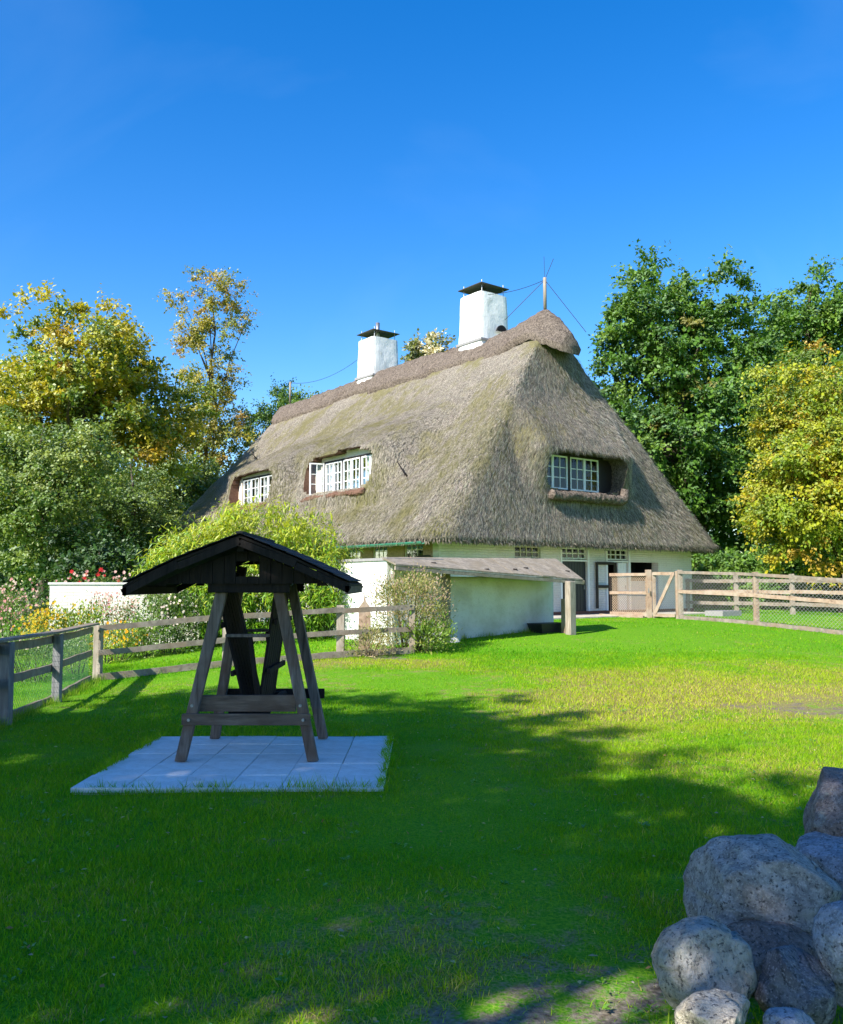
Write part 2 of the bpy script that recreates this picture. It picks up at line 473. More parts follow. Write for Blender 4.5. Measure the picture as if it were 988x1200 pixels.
def crown_arrays(rng, lobes, ncl, nleaf, cs, flat, leaf, palette, weights, shell=.5, droop=.25, up=.55):
    lob = np.array([(*l[0], *l[1]) for l in lobes], float)
    vol = np.prod(lob[:, 3:], axis=1) ** .67
    li = rng.choice(len(lob), size=ncl, p=vol / vol.sum())
    du = rand_unit(rng, ncl)
    r = shell + (1 - shell) * rng.random(ncl) ** .6
    r = r * (1 + .10 * rng.normal(size=ncl))
    cc = lob[li, :3] + du * lob[li, 3:] * r[:, None]
    size = cs * rng.uniform(.55, 1.35, ncl)
    cid = np.repeat(np.arange(ncl), nleaf)
    N = len(cid)
    big = du[cid]
    ntw = 9                                                    # leafy twigs fan out of every clump
    tdir = rand_unit(rng, ncl * ntw) * np.array([1, 1, .75]) + np.repeat(du, ntw, 0) * .55 + np.array([0, 0, .12 - droop * .5])
    tdir[:, 2] *= (.45 + .55 * flat); tdir /= np.linalg.norm(tdir, axis=1, keepdims=True)
    tlen = np.repeat(size, ntw) * rng.uniform(.6, 1.45, ncl * ntw)
    tw = cid * ntw + rng.integers(0, ntw, N)
    tq = rng.random(N) ** .8
    td = tdir[tw]
    pos = cc[cid] + td * (tlen[tw] * tq)[:, None] + np.array([0, 0, -1]) * (tlen[tw] * tq ** 2 * droop * .4)[:, None]
    pos = pos + rng.normal(size=(N, 3)) * (size[cid] * .11)[:, None]
    out = td
    nrm = rand_unit(rng, N) * .55 + np.array([0, 0, up]) + big * .4 + np.array([SUN_H[0], SUN_H[1], 0]) * .2
    d = rand_unit(rng, N) * .9 + td * .8 + np.array([0, 0, -droop])
    ln = leaf * rng.uniform(.6, 1.35, N)
    v, f = leaf_mesh(pos, d, nrm, ln, ln * rng.uniform(.5, .75, N))
    col = np.repeat(pick_colours(rng, cid, ncl, palette, weights), 4, axis=0)
    return v, f, col, cc

def limbs(mb, rng, base, top, r0, cc, nl, bend=.12):
    """tapered trunk and limbs that reach out to clump centres"""
    base = np.array(base, float); top = np.array(top, float)
    H = top[2] - base[2]
    tr = []
    for k in range(9):
        t = k / 8
        tr.append(base + (top - base) * t + np.array([rng.normal() * .03 * H * t, rng.normal() * .03 * H * t, 0]) * (.6 if k < 8 else .2))
    rad = [r0 * (1.35 if k == 0 else 1) * (1 - .85 * k / 8) for k in range(9)]
    tr[0] = tr[0] - np.array([0, 0, .3])
    mb.tube(tr, rad, 9)
    tr = np.array(tr)
    idx = rng.choice(len(cc), size=min(nl, len(cc)), replace=False)
    for i in idx:
        c = cc[i]
        t = np.clip((c[2] - base[2]) / H * .75 + rng.uniform(-.12, .02), .18, .93)
        k = t * 8; k0 = int(k); a = tr[k0] + (tr[min(k0 + 1, 8)] - tr[k0]) * (k - k0)
        mid = (a + c) / 2 + np.array([rng.normal() * .15, rng.normal() * .15, .10 * np.linalg.norm(c - a)])
        ra = r0 * (1 - .85 * t) * .55
        mb.tube([a, a * .45 + mid * .55, mid, mid * .4 + c * .6, c], [ra, ra * .8, ra * .55, ra * .33, ra * .12], 5)

def tree(name, label, base, top, r0, lobes, ncl, nleaf, cs, leaf, palette, weights, seed, flat=.6, shell=.5, nl=24, group=None, cat='tree', droop=.25, up=.55, trunk='trunk', crown='crown'):
    rng = np.random.default_rng(seed)
    b = np.array([base[0], base[1], gzf(base[0], base[1])])
    t = thing(name, label, cat, b, group)
    v, f, col, cc = crown_arrays(rng, lobes, ncl, nleaf, cs, flat, leaf, palette, weights, shell, droop, up)
    part(crown, v, f, M['leaf'], t, False, col)
    mb = MB(); limbs(mb, rng, b, top, r0, cc, nl); mb.build(trunk, M['bark'], t, smooth=True)
    return t

# ------------------------------------------------------------------ ground
def soil_dry(x, y):
    """dry share and bare share of the turf, a property of the ground"""
    p = np.stack([x, y, np.zeros_like(x)], 1)
    n1 = fbm(p, .55, 4, 31); n2 = fbm(p, 1.7, 4, 47)
    dry = .22 + .42 * n1 + .18 * n2
    dry = dry + .75 * np.exp(-(((x - 4.6) / 3.6) ** 2 + ((y - 12.5) / 4.2) ** 2)) + .35 * np.exp(-(((x - .9) / 1.6) ** 2 + ((y - 3.9) / 1.1) ** 2))
    dry = dry + .30 * np.exp(-(((x + 1.0) / 2.2) ** 2 + ((y - 16.4) / .9) ** 2)) + .25 * np.exp(-(((x + 4.4) / 1.4) ** 2 + ((y - 13.6) / 1.2) ** 2))
    bare = .10 + .34 * n2
    bare = bare + .62 * np.exp(-(((x - .95) / .75) ** 2 + ((y - 3.75) / .6) ** 2)) + .45 * np.exp(-(((x - 5.0) / 1.7) ** 2 + ((y - 11.6) / .9) ** 2)) + .4 * np.exp(-(((x - 1.9) / .9) ** 2 + ((y - 9.3) / .35) ** 2)) + .35 * np.exp(-(((x - 3.0) / .8) ** 2 + ((y - 13.6) / .5) ** 2)) + .45 * np.exp(-(((x + .6) / 1.0) ** 2 + ((y - 17.2) / .5) ** 2))
    bare = bare + .6 * np.exp(-(((x - .2) / .5) ** 2 + ((y - 3.25) / .35) ** 2)) + .35 * np.exp(-(((x - 1.45) / .35) ** 2 + ((y - 5.05) / .35) ** 2))
    return np.clip(dry, 0, 1), np.clip(bare, 0, 1)

xs = np.unique(np.concatenate([np.linspace(-30, 30, 241), np.linspace(-7, 7, 141), np.array([-900, -500, -250, -140, -90, -60, -45, -36, 36, 45, 60, 90, 140, 250, 500, 900])]))
ys = np.unique(np.concatenate([np.linspace(-12, 60, 241), np.linspace(1, 14, 131), np.array([-600, -200, -90, -50, -30, -20, 70, 85, 110, 150, 220, 350, 600, 1200])]))
GX, GY = np.meshgrid(xs, ys)
gx, gy = GX.ravel(), GY.ravel()
P3 = np.stack([gx, gy, 0 * gx], 1)
near = np.exp(-((gx / 25) ** 2 + ((gy - 12) / 25) ** 2))
GZV = gz(gx, gy) + near * (.018 * fbm(P3, 1.6, 3, 5) + .03 * vnoise(P3, .35, 9)) - .012
sd, sb = soil_dry(gx, gy)
nx, ny = len(xs), len(ys)
ii = np.arange(nx * ny).reshape(ny, nx)
gf = np.stack([ii[:-1, :-1], ii[:-1, 1:], ii[1:, 1:], ii[1:, :-1]], -1).reshape(-1, 4)
o = part('ground', np.stack([gx, gy, GZV], 1), gf, M['ground'], smooth=True, cols=np.stack([sd, sb, 0 * sd], 1)); structure(o)
# ------------------------------------------------------------------ the thatched house
TH = math.radians(37.6)
D1 = np.array([-math.sin(TH), math.cos(TH), 0]); D2 = np.array([math.cos(TH), math.sin(TH), 0]); UP = np.array([0, 0, 1.])
HP = np.array([.36, 26.0, 0])
W, L, ZE, ZR, SR, SR2, OV = 14.7, 24.3, 3.06, 11.35, 2.4, 2.0, .95
ZD = 2.87
HB = .5
def Hs(u, w, z): return HP + D1 * u + D2 * w + UP * z
house = thing('thatched_house', 'white brick house under a tall grey-brown thatched hip roof with two chimneys', 'house', Hs(L / 2, W / 2, HB))

def ridge_z(u):
    return ZR + .22 * sstep(7, 2, u) + .10 * np.cos((np.asarray(u, float) - 12) * .35) - .10

# --- roof skin: eave perimeter joined to the ridge line
def perimeter():
    r = .95; pts = []   # u, w, nu, nw, side
    for u in np.arange(L - r, r, -.085): pts.append((u, 0, 0, -1, 0))
    for a in np.linspace(0, math.pi / 2, 18)[:-1]: pts.append((r - r * math.sin(a), r - r * math.cos(a), -math.sin(a), -math.cos(a), 1))
    for w in np.arange(r, W - r, .075): pts.append((0, w, -1, 0, 2))
    for a in np.linspace(0, math.pi / 2, 14)[:-1]: pts.append((r - r * math.cos(a), W - r + r * math.sin(a), -math.cos(a), math.sin(a), 3))
    for u in np.arange(r, L - r, .4): pts.append((u, W, 0, 1, 4))
    for a in np.linspace(0, math.pi / 2, 8)[:-1]: pts.append((L - r + r * math.sin(a), W - r + r * math.cos(a), math.sin(a), math.cos(a), 5))
    for w in np.arange(W - r, r, -.35): pts.append((L, w, 1, 0, 6))
    for a in np.linspace(0, math.pi / 2, 8)[:-1]: pts.append((L - r + r * math.cos(a), r - r * math.sin(a), math.cos(a), -math.sin(a), 7))
    return np.array(pts, float)
PE = perimeter(); NPm = len(PE)
eu, ew, enu, enw, side = PE.T
tt = np.clip((eu - .95) / (L - 1.9), 0, 1)
ru = SR + tt * (L - SR - SR2)
NTT = 116
T = np.linspace(0, 1, NTT)
BU = eu[:, None] * (1 - T) + ru[:, None] * T
BW = ew[:, None] * (1 - T) + (W / 2) * T
BZ = ZE * (1 - T) + ridge_z(ru)[:, None] * T
BZ = BZ - .10 * np.sin(T * math.pi) ** 2                      # thatch sags a little between eave and ridge
BASE = Hs(BU[..., None], BW[..., None], BZ[..., None])
dS = np.roll(BASE, -1, 0) - np.roll(BASE, 1, 0)
dT = np.gradient(BASE, axis=1)
NR = np.cross(dS, dT); NR[:, -4:] = NR[:, -5:-4]
NR /= np.linalg.norm(NR, axis=2, keepdims=True) + 1e-9
if NR[NPm // 8, 40, 2] < 0: NR = -NR
HH = BZ - ZE
DORM = [  # side, centre, half opening, h sill, h lip, amp sill, amp lip, decay up, falloff sides
    dict(side=0, c=7.75, hw=2.35, h0=1.69, h1=2.71, a0=.30, a1=1.25, dec=3.4, fo=1.7, wp=1.95),
    dict(side=0, c=14.85, hw=2.05, h0=1.69, h1=2.71, a0=.30, a1=1.20, dec=3.0, fo=1.6, wp=1.95),
    dict(side=2, c=6.95, hw=1.98, h0=1.59, h1=2.86, a0=.12, a1=.86, dec=2.6, fo=.95, wp=.80)]
DISP = np.zeros_like(HH)
flatb = BASE.reshape(-1, 3)
DISP += (.10 * fbm(flatb, .45, 3, 3) + .035 * fbm(flatb * np.array([1, 1, .5]), 3.0, 3, 13) + .02 * vnoise(flatb * np.array([1, 1, .4]), 11, 17)).reshape(HH.shape)
CUT = np.zeros_like(HH, bool)
for d in DORM:
    x = np.abs((BU if d['side'] == 0 else BW) - d['c'])
    Fx = 1 - sstep(d['hw'] + .05, d['hw'] + d['fo'], x)
    G = np.where(HH < d['h0'], d['a0'] * sstep(d['h0'] - .45, d['h0'] - .05, HH),
        np.where(HH < d['h1'], d['a0'] + (d['a1'] - d['a0']) * (HH - d['h0']) / (d['h1'] - d['h0']),
                 d['a1'] * (1 - sstep(d['h1'] - .25, d['h1'] + d['dec'], HH))))
    msk = (np.isin(side, (0, 7, 1)) if d['side'] == 0 else np.isin(side, (2, 1, 3)))[:, None]
    DISP += np.where(msk, Fx * G, 0)
    hm, hh = (d['h0'] + d['h1']) / 2, (d['h1'] - d['h0']) / 2
    CUT |= msk & ((x / d['hw']) ** 4 + np.abs((HH - hm) / hh) ** 5 < 1) & (side[:, None] == d['side'])
taper = np.clip((1 - T) / .06, 0, 1)
SK = BASE + NR * (DISP * taper)[..., None]
# eave rings below: rounded lip and soffit back to the wall
outw = (D1 * enu[:, None] + D2 * enw[:, None])
lipn = fbm(BASE[:, 0], 1.5, 3, 77)[:, None]
E0 = SK[:, 0]
rings = [E0 + outw * .03 - UP * (.08 + .02 * lipn), E0 - outw * .03 - UP * (.17 + .03 * lipn), E0 - outw * .2 - UP * (.22 + .02 * lipn), E0 - outw * 1.2 + UP * .0]
ALL = np.concatenate([np.stack(rings[::-1], 1), SK], 1)
NK = 4
ni, nj = ALL.shape[:2]
idx = np.arange(ni * nj).reshape(ni, nj)
nxt = np.roll(idx, -1, 0)
faces = np.stack([idx[:, :-1], nxt[:, :-1], nxt[:, 1:], idx[:, 1:]], -1)
cutf = np.zeros((ni, nj - 1), bool)
c4 = CUT & np.roll(CUT, -1, 0); c4 = c4[:, :-1] & c4[:, 1:]
cutf[:, NK:] = c4
keep = ~cutf
roof = part('roof', ALL.reshape(-1, 3), faces[keep][:, ::-1] if True else None, M['thatch'], house, smooth=True)

# --- reveals of the dormer openings: cut reed edges running back to the window wall
for di, d in enumerate(DORM):
    mb = MB()
    for i in range(ni):
        if (side[i] != d['side']): continue
        for j in range(NK, nj - 1):
            if not cutf[i, j]: continue
            x = abs((BU if d['side'] == 0 else BW)[i, j - NK] - d['c'])
            if x > d['hw'] + .3: continue
            for (a, b, qi, qj) in (((i, j), (i, j + 1), i - 1, j), ((i + 1, j), (i + 1, j + 1), i + 1, j), ((i, j), (i + 1, j), i, j - 1), ((i, j + 1), (i + 1, j + 1), i, j + 1)):
                if cutf[qi % ni, qj]: continue
                pa, pb = ALL[a[0] % ni, a[1]], ALL[b[0] % ni, b[1]]
                ax = D2 if d['side'] == 0 else D1
                def back(p, f):
                    q = np.dot(p - HP, ax); return p + ax * (d['wp'] + .06 - q) * f
                ms = [[p, back(p, .33), back(p, .66), back(p, 1)] for p in (pa, pb)]
                for k in range(3):
                    mb.add([ms[0][k], ms[1][k], ms[1][k + 1], ms[0][k + 1]], [(0, 1, 2, 3)])
    mb.build('dormer_reveal', M['reveal'] if d['side'] == 0 else M['ridge'], roof)

# --- loose reed stalks lying on the slopes give the surface its pile
rngs = np.random.default_rng(21)
NS = 150000
vis = np.where(np.isin(side, (0, 1, 2, 3)))[0]
wi = vis[(rngs.random(NS * 2) * len(vis)).astype(int)]
wj = np.clip((NTT - 3) * (1 - np.sqrt(1 - rngs.random(NS * 2) * .985)), 1, NTT - 3).astype(int)
ok = ~CUT[wi, wj]; wi, wj = wi[ok][:NS], wj[ok][:NS]
p0 = SK[wi, wj] + rngs.normal(size=(len(wi), 3)) * .03
dn = SK[wi, wj - 1] - SK[wi, wj + 1]; dn /= np.linalg.norm(dn, axis=1, keepdims=True) + 1e-9
nn = NR[wi, wj]
dd = dn + nn * rngs.uniform(.0, .16, (len(wi), 1)) + rngs.normal(size=(len(wi), 3)) * .12
ln = rngs.uniform(.10, .30, len(wi))
sv, sf = leaf_mesh(p0 + nn * .012, dd, nn, ln, rngs.uniform(.007, .015, len(wi)), .05)
cst = np.array([.285, .256, .208]) * rngs.uniform(.12, 1.7, (len(wi), 1)) * (1 + rngs.normal(size=(len(wi), 3)) * .05)
mossf = np.clip(fbm(p0 * np.array([1, 1, .45]), .55, 4, 61) * 2.6 + .0, 0, .85)[:, None] * (side[wi] < 1.5)[:, None]
cst = cst * (1 - mossf) + np.array([.135, .13, .03]) * mossf
st = part('reed_stalks', sv, sf, M['straw'], roof, cols=np.repeat(np.clip(cst, .01, 1), 4, 0)); st['kind'] = 'stuff'
# ragged reed ends along the eave
ev = np.where(np.isin(side, (0, 1, 2, 3)))[0]
ei = ev[(rngs.random(9000) * len(ev)).astype(int)]
p0 = E0[ei] + outw[ei] * rngs.uniform(-.12, .04, (9000, 1)) - UP * rngs.uniform(.02, .17, (9000, 1))
sv, sf = leaf_mesh(p0, -UP + outw[ei] * rngs.uniform(-.1, .6, (9000, 1)) + rngs.normal(size=(9000, 3)) * .25, outw[ei], rngs.uniform(.08, .2, 9000), rngs.uniform(.02, .04, 9000), .05)
st = part('eave_reed_ends', sv, sf, M['straw'], roof, cols=np.repeat(np.array([.22, .19, .145]) * rngs.uniform(.3, 1.3, (9000, 1)), 4, 0)); st['kind'] = 'stuff'

# --- heather ridge cap with stepped lower edge and a raised hump at the near end
us = np.arange(SR - 1.15, L - SR2 + .7, .11)
jj = np.linspace(-1, 1, 41)
KS = (ZR - ZE) / (W / 2)
wid = np.where(us < 5.0, 1.02, np.where(us < 8.6, .86, np.where(us < 13.2, 1.0, np.where(us < 16.2, .82, .95))))
wid = wid + .05 * fbm(np.stack([us, 0 * us, 0 * us], 1), 1.4, 3, 5)
endn = sstep(us[0], us[0] + 1.1, us) ** .5; endf = sstep(us[-1], us[-1] - .7, us) ** .5
cv = []
for i, u in enumerate(us):
    rz = float(ridge_z(max(u, SR)))
    hump = .28 * float(sstep(4.6, 2.6, u)) - 1.2 * (max(0.0, 2.55 - u) / 1.3) ** 1.4
    row = []
    wd_ = wid[i] * .92
    wd_ *= (.55 + .45 * endn[i]) * (.5 + .5 * endf[i])
    for j in jj:
        a = abs(j)
        z = rz + .21 + hump - KS * wd_ * (a ** 1.45) * 1.02
        row.append(Hs(u, W / 2 + j * wd_, z))
    # tuck the lower edge back under
    row = [row[0] + D2 * .10 - UP * .24] + row + [row[-1] - D2 * .10 - UP * .24]
    cv.append(row)
cv = np.array(cv)
fl = cv.reshape(-1, 3)
cv = (fl + np.array([0, 0, 1]) * (.09 * fbm(fl, 1.8, 3, 4) + .045 * fbm(fl, 8, 2, 8))[:, None] + D2 * (.05 * vnoise(fl, 4, 2))[:, None]).reshape(cv.shape)
a_, b_ = cv.shape[:2]
id2 = np.arange(a_ * b_).reshape(a_, b_)
f2 = np.stack([id2[:-1, :-1], id2[1:, :-1], id2[1:, 1:], id2[:-1, 1:]], -1).reshape(-1, 4).tolist()
f2 += [list(id2[0, ::1]), list(id2[-1, ::-1])]
# skirt under the near end
part('ridge_cap', cv.reshape(-1, 3), [tuple(q) for q in f2], M['ridge'], roof, smooth=True)

# --- walls
def wall_box(name, u0, u1, w0, w1, z0, z1, mat, parent=house):
    mb = MB(); mb.obox(Hs((u0 + u1) / 2, (w0 + w1) / 2, (z0 + z1) / 2), np.array([D1, D2, UP]), ((u1 - u0) / 2, (w1 - w0) / 2, (z1 - z0) / 2))
    return mb.build(name, mat, parent)
WT = ZE - .05
EW0, EW1 = OV, W - OV
# openings in the near end wall: (w0, w1, z0, z1)
def w_at(px, u):   # w coordinate on the end wall plane seen at photo column px
    A = HP + D1 * u
    k = (px - 494) / F
    # ray in plan at horizon: X = k' Y
    kk = k / CP
    return (kk * A[1] - A[0]) / (D2[0] - kk * D2[1])
ends = [(603, 633, 1.40, 'win'), (657, 687, .10, 'door'), (710, 735, .10, 'door'), (738, 770, .10, 'half')]
cuts = []
for (a, b, z0, kind) in ends: cuts.append((w_at(a, OV), w_at(b, OV), kind))
z_tr0, z_tr1 = HB + 1.93, HB + 2.34
edge = EW0; wi_ = 0
mbw = MB()
def eb(w0, w1, z0, z1):
    mbw.obox(Hs(OV + .15, (w0 + w1) / 2, (z0 + z1) / 2), np.array([D1, D2, UP]), (.15, (w1 - w0) / 2, (z1 - z0) / 2))
for (a, b, kind) in cuts:
    eb(edge, a, HB - .6, WT)
    if kind == 'win': eb(a, b, HB - .6, HB + 1.95); eb(a, b, z_tr1 + .02, WT)
    elif kind == 'door': eb(a, b, HB - .6, HB + .06); eb(a, b, z_tr1 + .02, WT)
    else: eb(a, b, HB - .6, HB + .06); eb(a, b, HB + 1.9, WT)
    edge = b
eb(edge, EW1, HB - .6, WT)
mbw.build('end_wall', M['white_brick'], house)
wall_box('back_wall', OV + .302, L - OV, W - OV - .3, W - OV, HB - .8, WT, M['white_brick'])
wall_box('far_wall', L - OV - .3, L - OV, OV + .302, W - OV - .302, HB - 1.0, WT, M['white_brick'])
# long front wall: tan brick band with small windows over white lower part
FW = [(1.75, 2.75), (3.7, 4.55), (5.3, 6.2), (8.2, 9.1), (11, 11.9)]
mbf = MB(); mbl = MB(); edge = OV + .302
def fb(mb, u0, u1, z0, z1, w=0):
    mb.obox(Hs((u0 + u1) / 2, OV + .15 + w, (z0 + z1) / 2), np.array([D1, D2, UP]), ((u1 - u0) / 2, .15, (z1 - z0) / 2))
for (a, b) in FW:
    fb(mbf, edge, a, HB + 1.55, WT); fb(mbf, a, b, HB + 1.55, HB + 1.85); edge = b
fb(mbf, edge, L - OV - .302, HB + 1.55, WT)
mbf.build('front_wall_band', M['tan_brick'], house)
fb(mbl, OV + .302, L - OV - .302, HB - 1.0, HB + 1.55); mbl.build('front_wall', M['white_brick'], house)
# plinth of red-brown boards at the end wall
mb = MB(); mb.obox(Hs(OV - .03, (EW0 + EW1) / 2, HB + .06), np.array([D1, D2, UP]), (.028, (EW1 - EW0) / 2, .08)); mb.build('plinth', M['red_brown'], house)

def window(parent, c, ax, nrm, w, h, cols, rows, mat='white_paint', fw=.055, bar=.024, depth=.06, glass=True, name='window', lab=None):
    """sash frame with glazing bars (mesh) and its glass (child); c is the centre of the outer face"""
    mb = MB(); A = np.array([ax, UP, nrm])
    c = np.asarray(c, float)
    mb.obox(c - ax * (w / 2 - fw / 2), A, (fw / 2, h / 2, depth / 2)); mb.obox(c + ax * (w / 2 - fw / 2), A, (fw / 2, h / 2, depth / 2))
    mb.obox(c - UP * (h / 2 - fw / 2), A, (w / 2 - fw, fw / 2, depth / 2)); mb.obox(c + UP * (h / 2 - fw / 2), A, (w / 2 - fw, fw / 2, depth / 2))
    for k in range(1, cols): mb.obox(c + ax * (-w / 2 + fw + (w - 2 * fw) * k / cols), A, (bar / 2, h / 2 - fw, depth / 2 - .008))
    for k in range(1, rows): mb.obox(c + UP * (-h / 2 + fw + (h - 2 * fw) * k / rows), A, (w / 2 - fw, bar / 2, depth / 2 - .014))
    o = mb.build(name, M[mat], parent)
    if lab: o['label'] = lab
    if glass:
        g = MB(); g.add([c + ax * x * (w / 2 - fw + .004) + UP * z * (h / 2 - fw + .004) - nrm * .004 for x, z in ((-1, -1), (1, -1), (1, 1), (-1, 1))], [(0, 1, 2, 3)])
        g.build('glass_pane', M['glass'], o)
    return o

def dark_behind(parent, c, ax, nrm, w, h, d=.5):
    """small dark room behind a window: back and four cheeks"""
    mb = MB(); c = np.asarray(c, float)
    q = [c + ax * x * w / 2 + UP * z * h / 2 for x, z in ((-1, -1), (1, -1), (1, 1), (-1, 1))]
    r = [p - nrm * d for p in q]
    mb.add(q + r, [(4, 5, 6, 7), (0, 1, 5, 4), (1, 2, 6, 5), (2, 3, 7, 6), (3, 0, 4, 7)])
    return mb.build('dark_room', M['interior'], parent)

def curtain(parent, c, ax, nrm, w, h):
    """gathered curtain: wavy strip"""
    nseg = max(8, int(w / .035)); v = []; fcs = []
    for k in range(nseg + 1):
        x = -w / 2 + w * k / nseg; d = .025 * math.sin(k * 1.3) + .01 * math.sin(k * .47)
        v += [c + ax * x + nrm * d - UP * h / 2, c + ax * x + nrm * d + UP * h / 2]
    for k in range(nseg): fcs.append((2 * k, 2 * k + 2, 2 * k + 3, 2 * k + 1))
    return part('curtain', np.array(v), fcs, M['curtain'], parent, smooth=True)

# end wall windows and doors
NE = -D1; NF = -D2
for k, (a, b, kind) in enumerate(cuts):
    wc_ = (a + b) / 2; ww = b - a
    zc = (z_tr0 + z_tr1) / 2
    if kind != 'half':
        cpt = Hs(OV + .09, wc_, zc + .02)
        dark_behind(house, Hs(OV + .14, wc_, zc), D2, NE, ww, z_tr1 - z_tr0)
        window(house, cpt, D2, NE, ww - .01, z_tr1 - z_tr0 - .02, 4, 2 if k else 2, 'cream' if k == 0 else 'white_paint', .045, .035)
    if kind == 'win':
        mb = MB(); mb.obox(Hs(OV - .03, wc_, z_tr0 - .03), np.array([D1, D2, UP]), (.06, ww / 2 + .06, .025)); mb.build('window_sill', M['cream'], house)
    else:
        ztop = z_tr0 - .05 if kind == 'door' else HB + 1.9
        dark_behind(house, Hs(OV + .28, wc_, (HB + .06 + ztop) / 2), D2, NE, ww, ztop - HB - .06, .8)
        if kind == 'door':
            mb = MB(); mb.obox(Hs(OV + .03, wc_, z_tr0 - .025), np.array([D1, D2, UP]), (.05, ww / 2, .028)); mb.build('door_head', M['white_paint'], house)
        zmid = HB + 1.15
        def leaf_door(w0, w1, z0, z1, mat, u=OV + .10):
            mb = MB(); mb.obox(Hs(u, (w0 + w1) / 2, (z0 + z1) / 2), np.array([D1, D2, UP]), (.025, (w1 - w0) / 2, (z1 - z0) / 2))
            nb = max(2, int((w1 - w0) / .14))
            for q in range(nb):
                x0 = w0 + (w1 - w0) * (q + .5) / nb
                mb.obox(Hs(u - .03, x0, (z0 + z1) / 2), np.array([D1, D2, UP]), (.010, (w1 - w0) / nb / 2 - .007, (z1 - z0) / 2 - .01))
            dr = mb.build('door', M[mat], house)
            hb = MB(); hb.beam(Hs(u - .06, w1 - .1, (z0 + z1) / 2 - .07), Hs(u - .06, w1 - .1, (z0 + z1) / 2 + .07), .025, .025, D1); hb.build('door_handle', M['metal'], dr)
        if k == 1: leaf_door(a + .02, b - .02, HB + .08, ztop - .02, 'door_black')
        elif k == 2: leaf_door(wc_ + .1, b - .02, HB + .08, ztop - .02, 'white_paint')
        else: leaf_door(a + .02, b - .02, HB + .08, HB + 1.2, 'door_grey')
# white frames round the doors
for k in (1, 2):
    a, b, _ = cuts[k]
    for x in (a - .035, b + .035):
        mb = MB(); mb.obox(Hs(OV - .02, x, HB + 1.18), np.array([D1, D2, UP]), (.03, .04, 1.1)); mb.build('door_frame', M['white_paint'], house)
# open black leaf against the wall between the doors
mb = MB(); x = cuts[2][0] - .62
mb.obox(Hs(OV - .08, x, HB + 1.05), np.array([D1, D2, UP]), (.02, .05, .82)); mb.obox(Hs(OV - .08, x + .95, HB + 1.05), np.array([D1, D2, UP]), (.02, .05, .82))
mb.obox(Hs(OV - .08, x + .475, HB + 1.83), np.array([D1, D2, UP]), (.022, .43, .05)); mb.obox(Hs(OV - .08, x + .475, HB + 1.0), np.array([D1, D2, UP]), (.022, .43, .05))
o = mb.build('open_door_frame', M['dark_wood'], house)
# long wall windows
for (a, b) in FW:
    uc = (a + b) / 2; zc = (HB + 1.85 + WT) / 2; hh_ = WT - HB - 1.85
    dark_behind(house, Hs(uc, OV + .14, zc), D1, NF, b - a, hh_)
    window(house, Hs(uc, OV + .06, zc), D1, NF, b - a - .01, hh_ - .01, 3, 2, 'cream', .045, .022, .035)
mb = MB()
for z in (HB + 1.62, HB + 1.95): mb.beam(Hs(OV - .06, .55, z), Hs(OV + 1.0, .86, z), .05, .06)
mb.build('beam_end', M['dark_wood'], house)

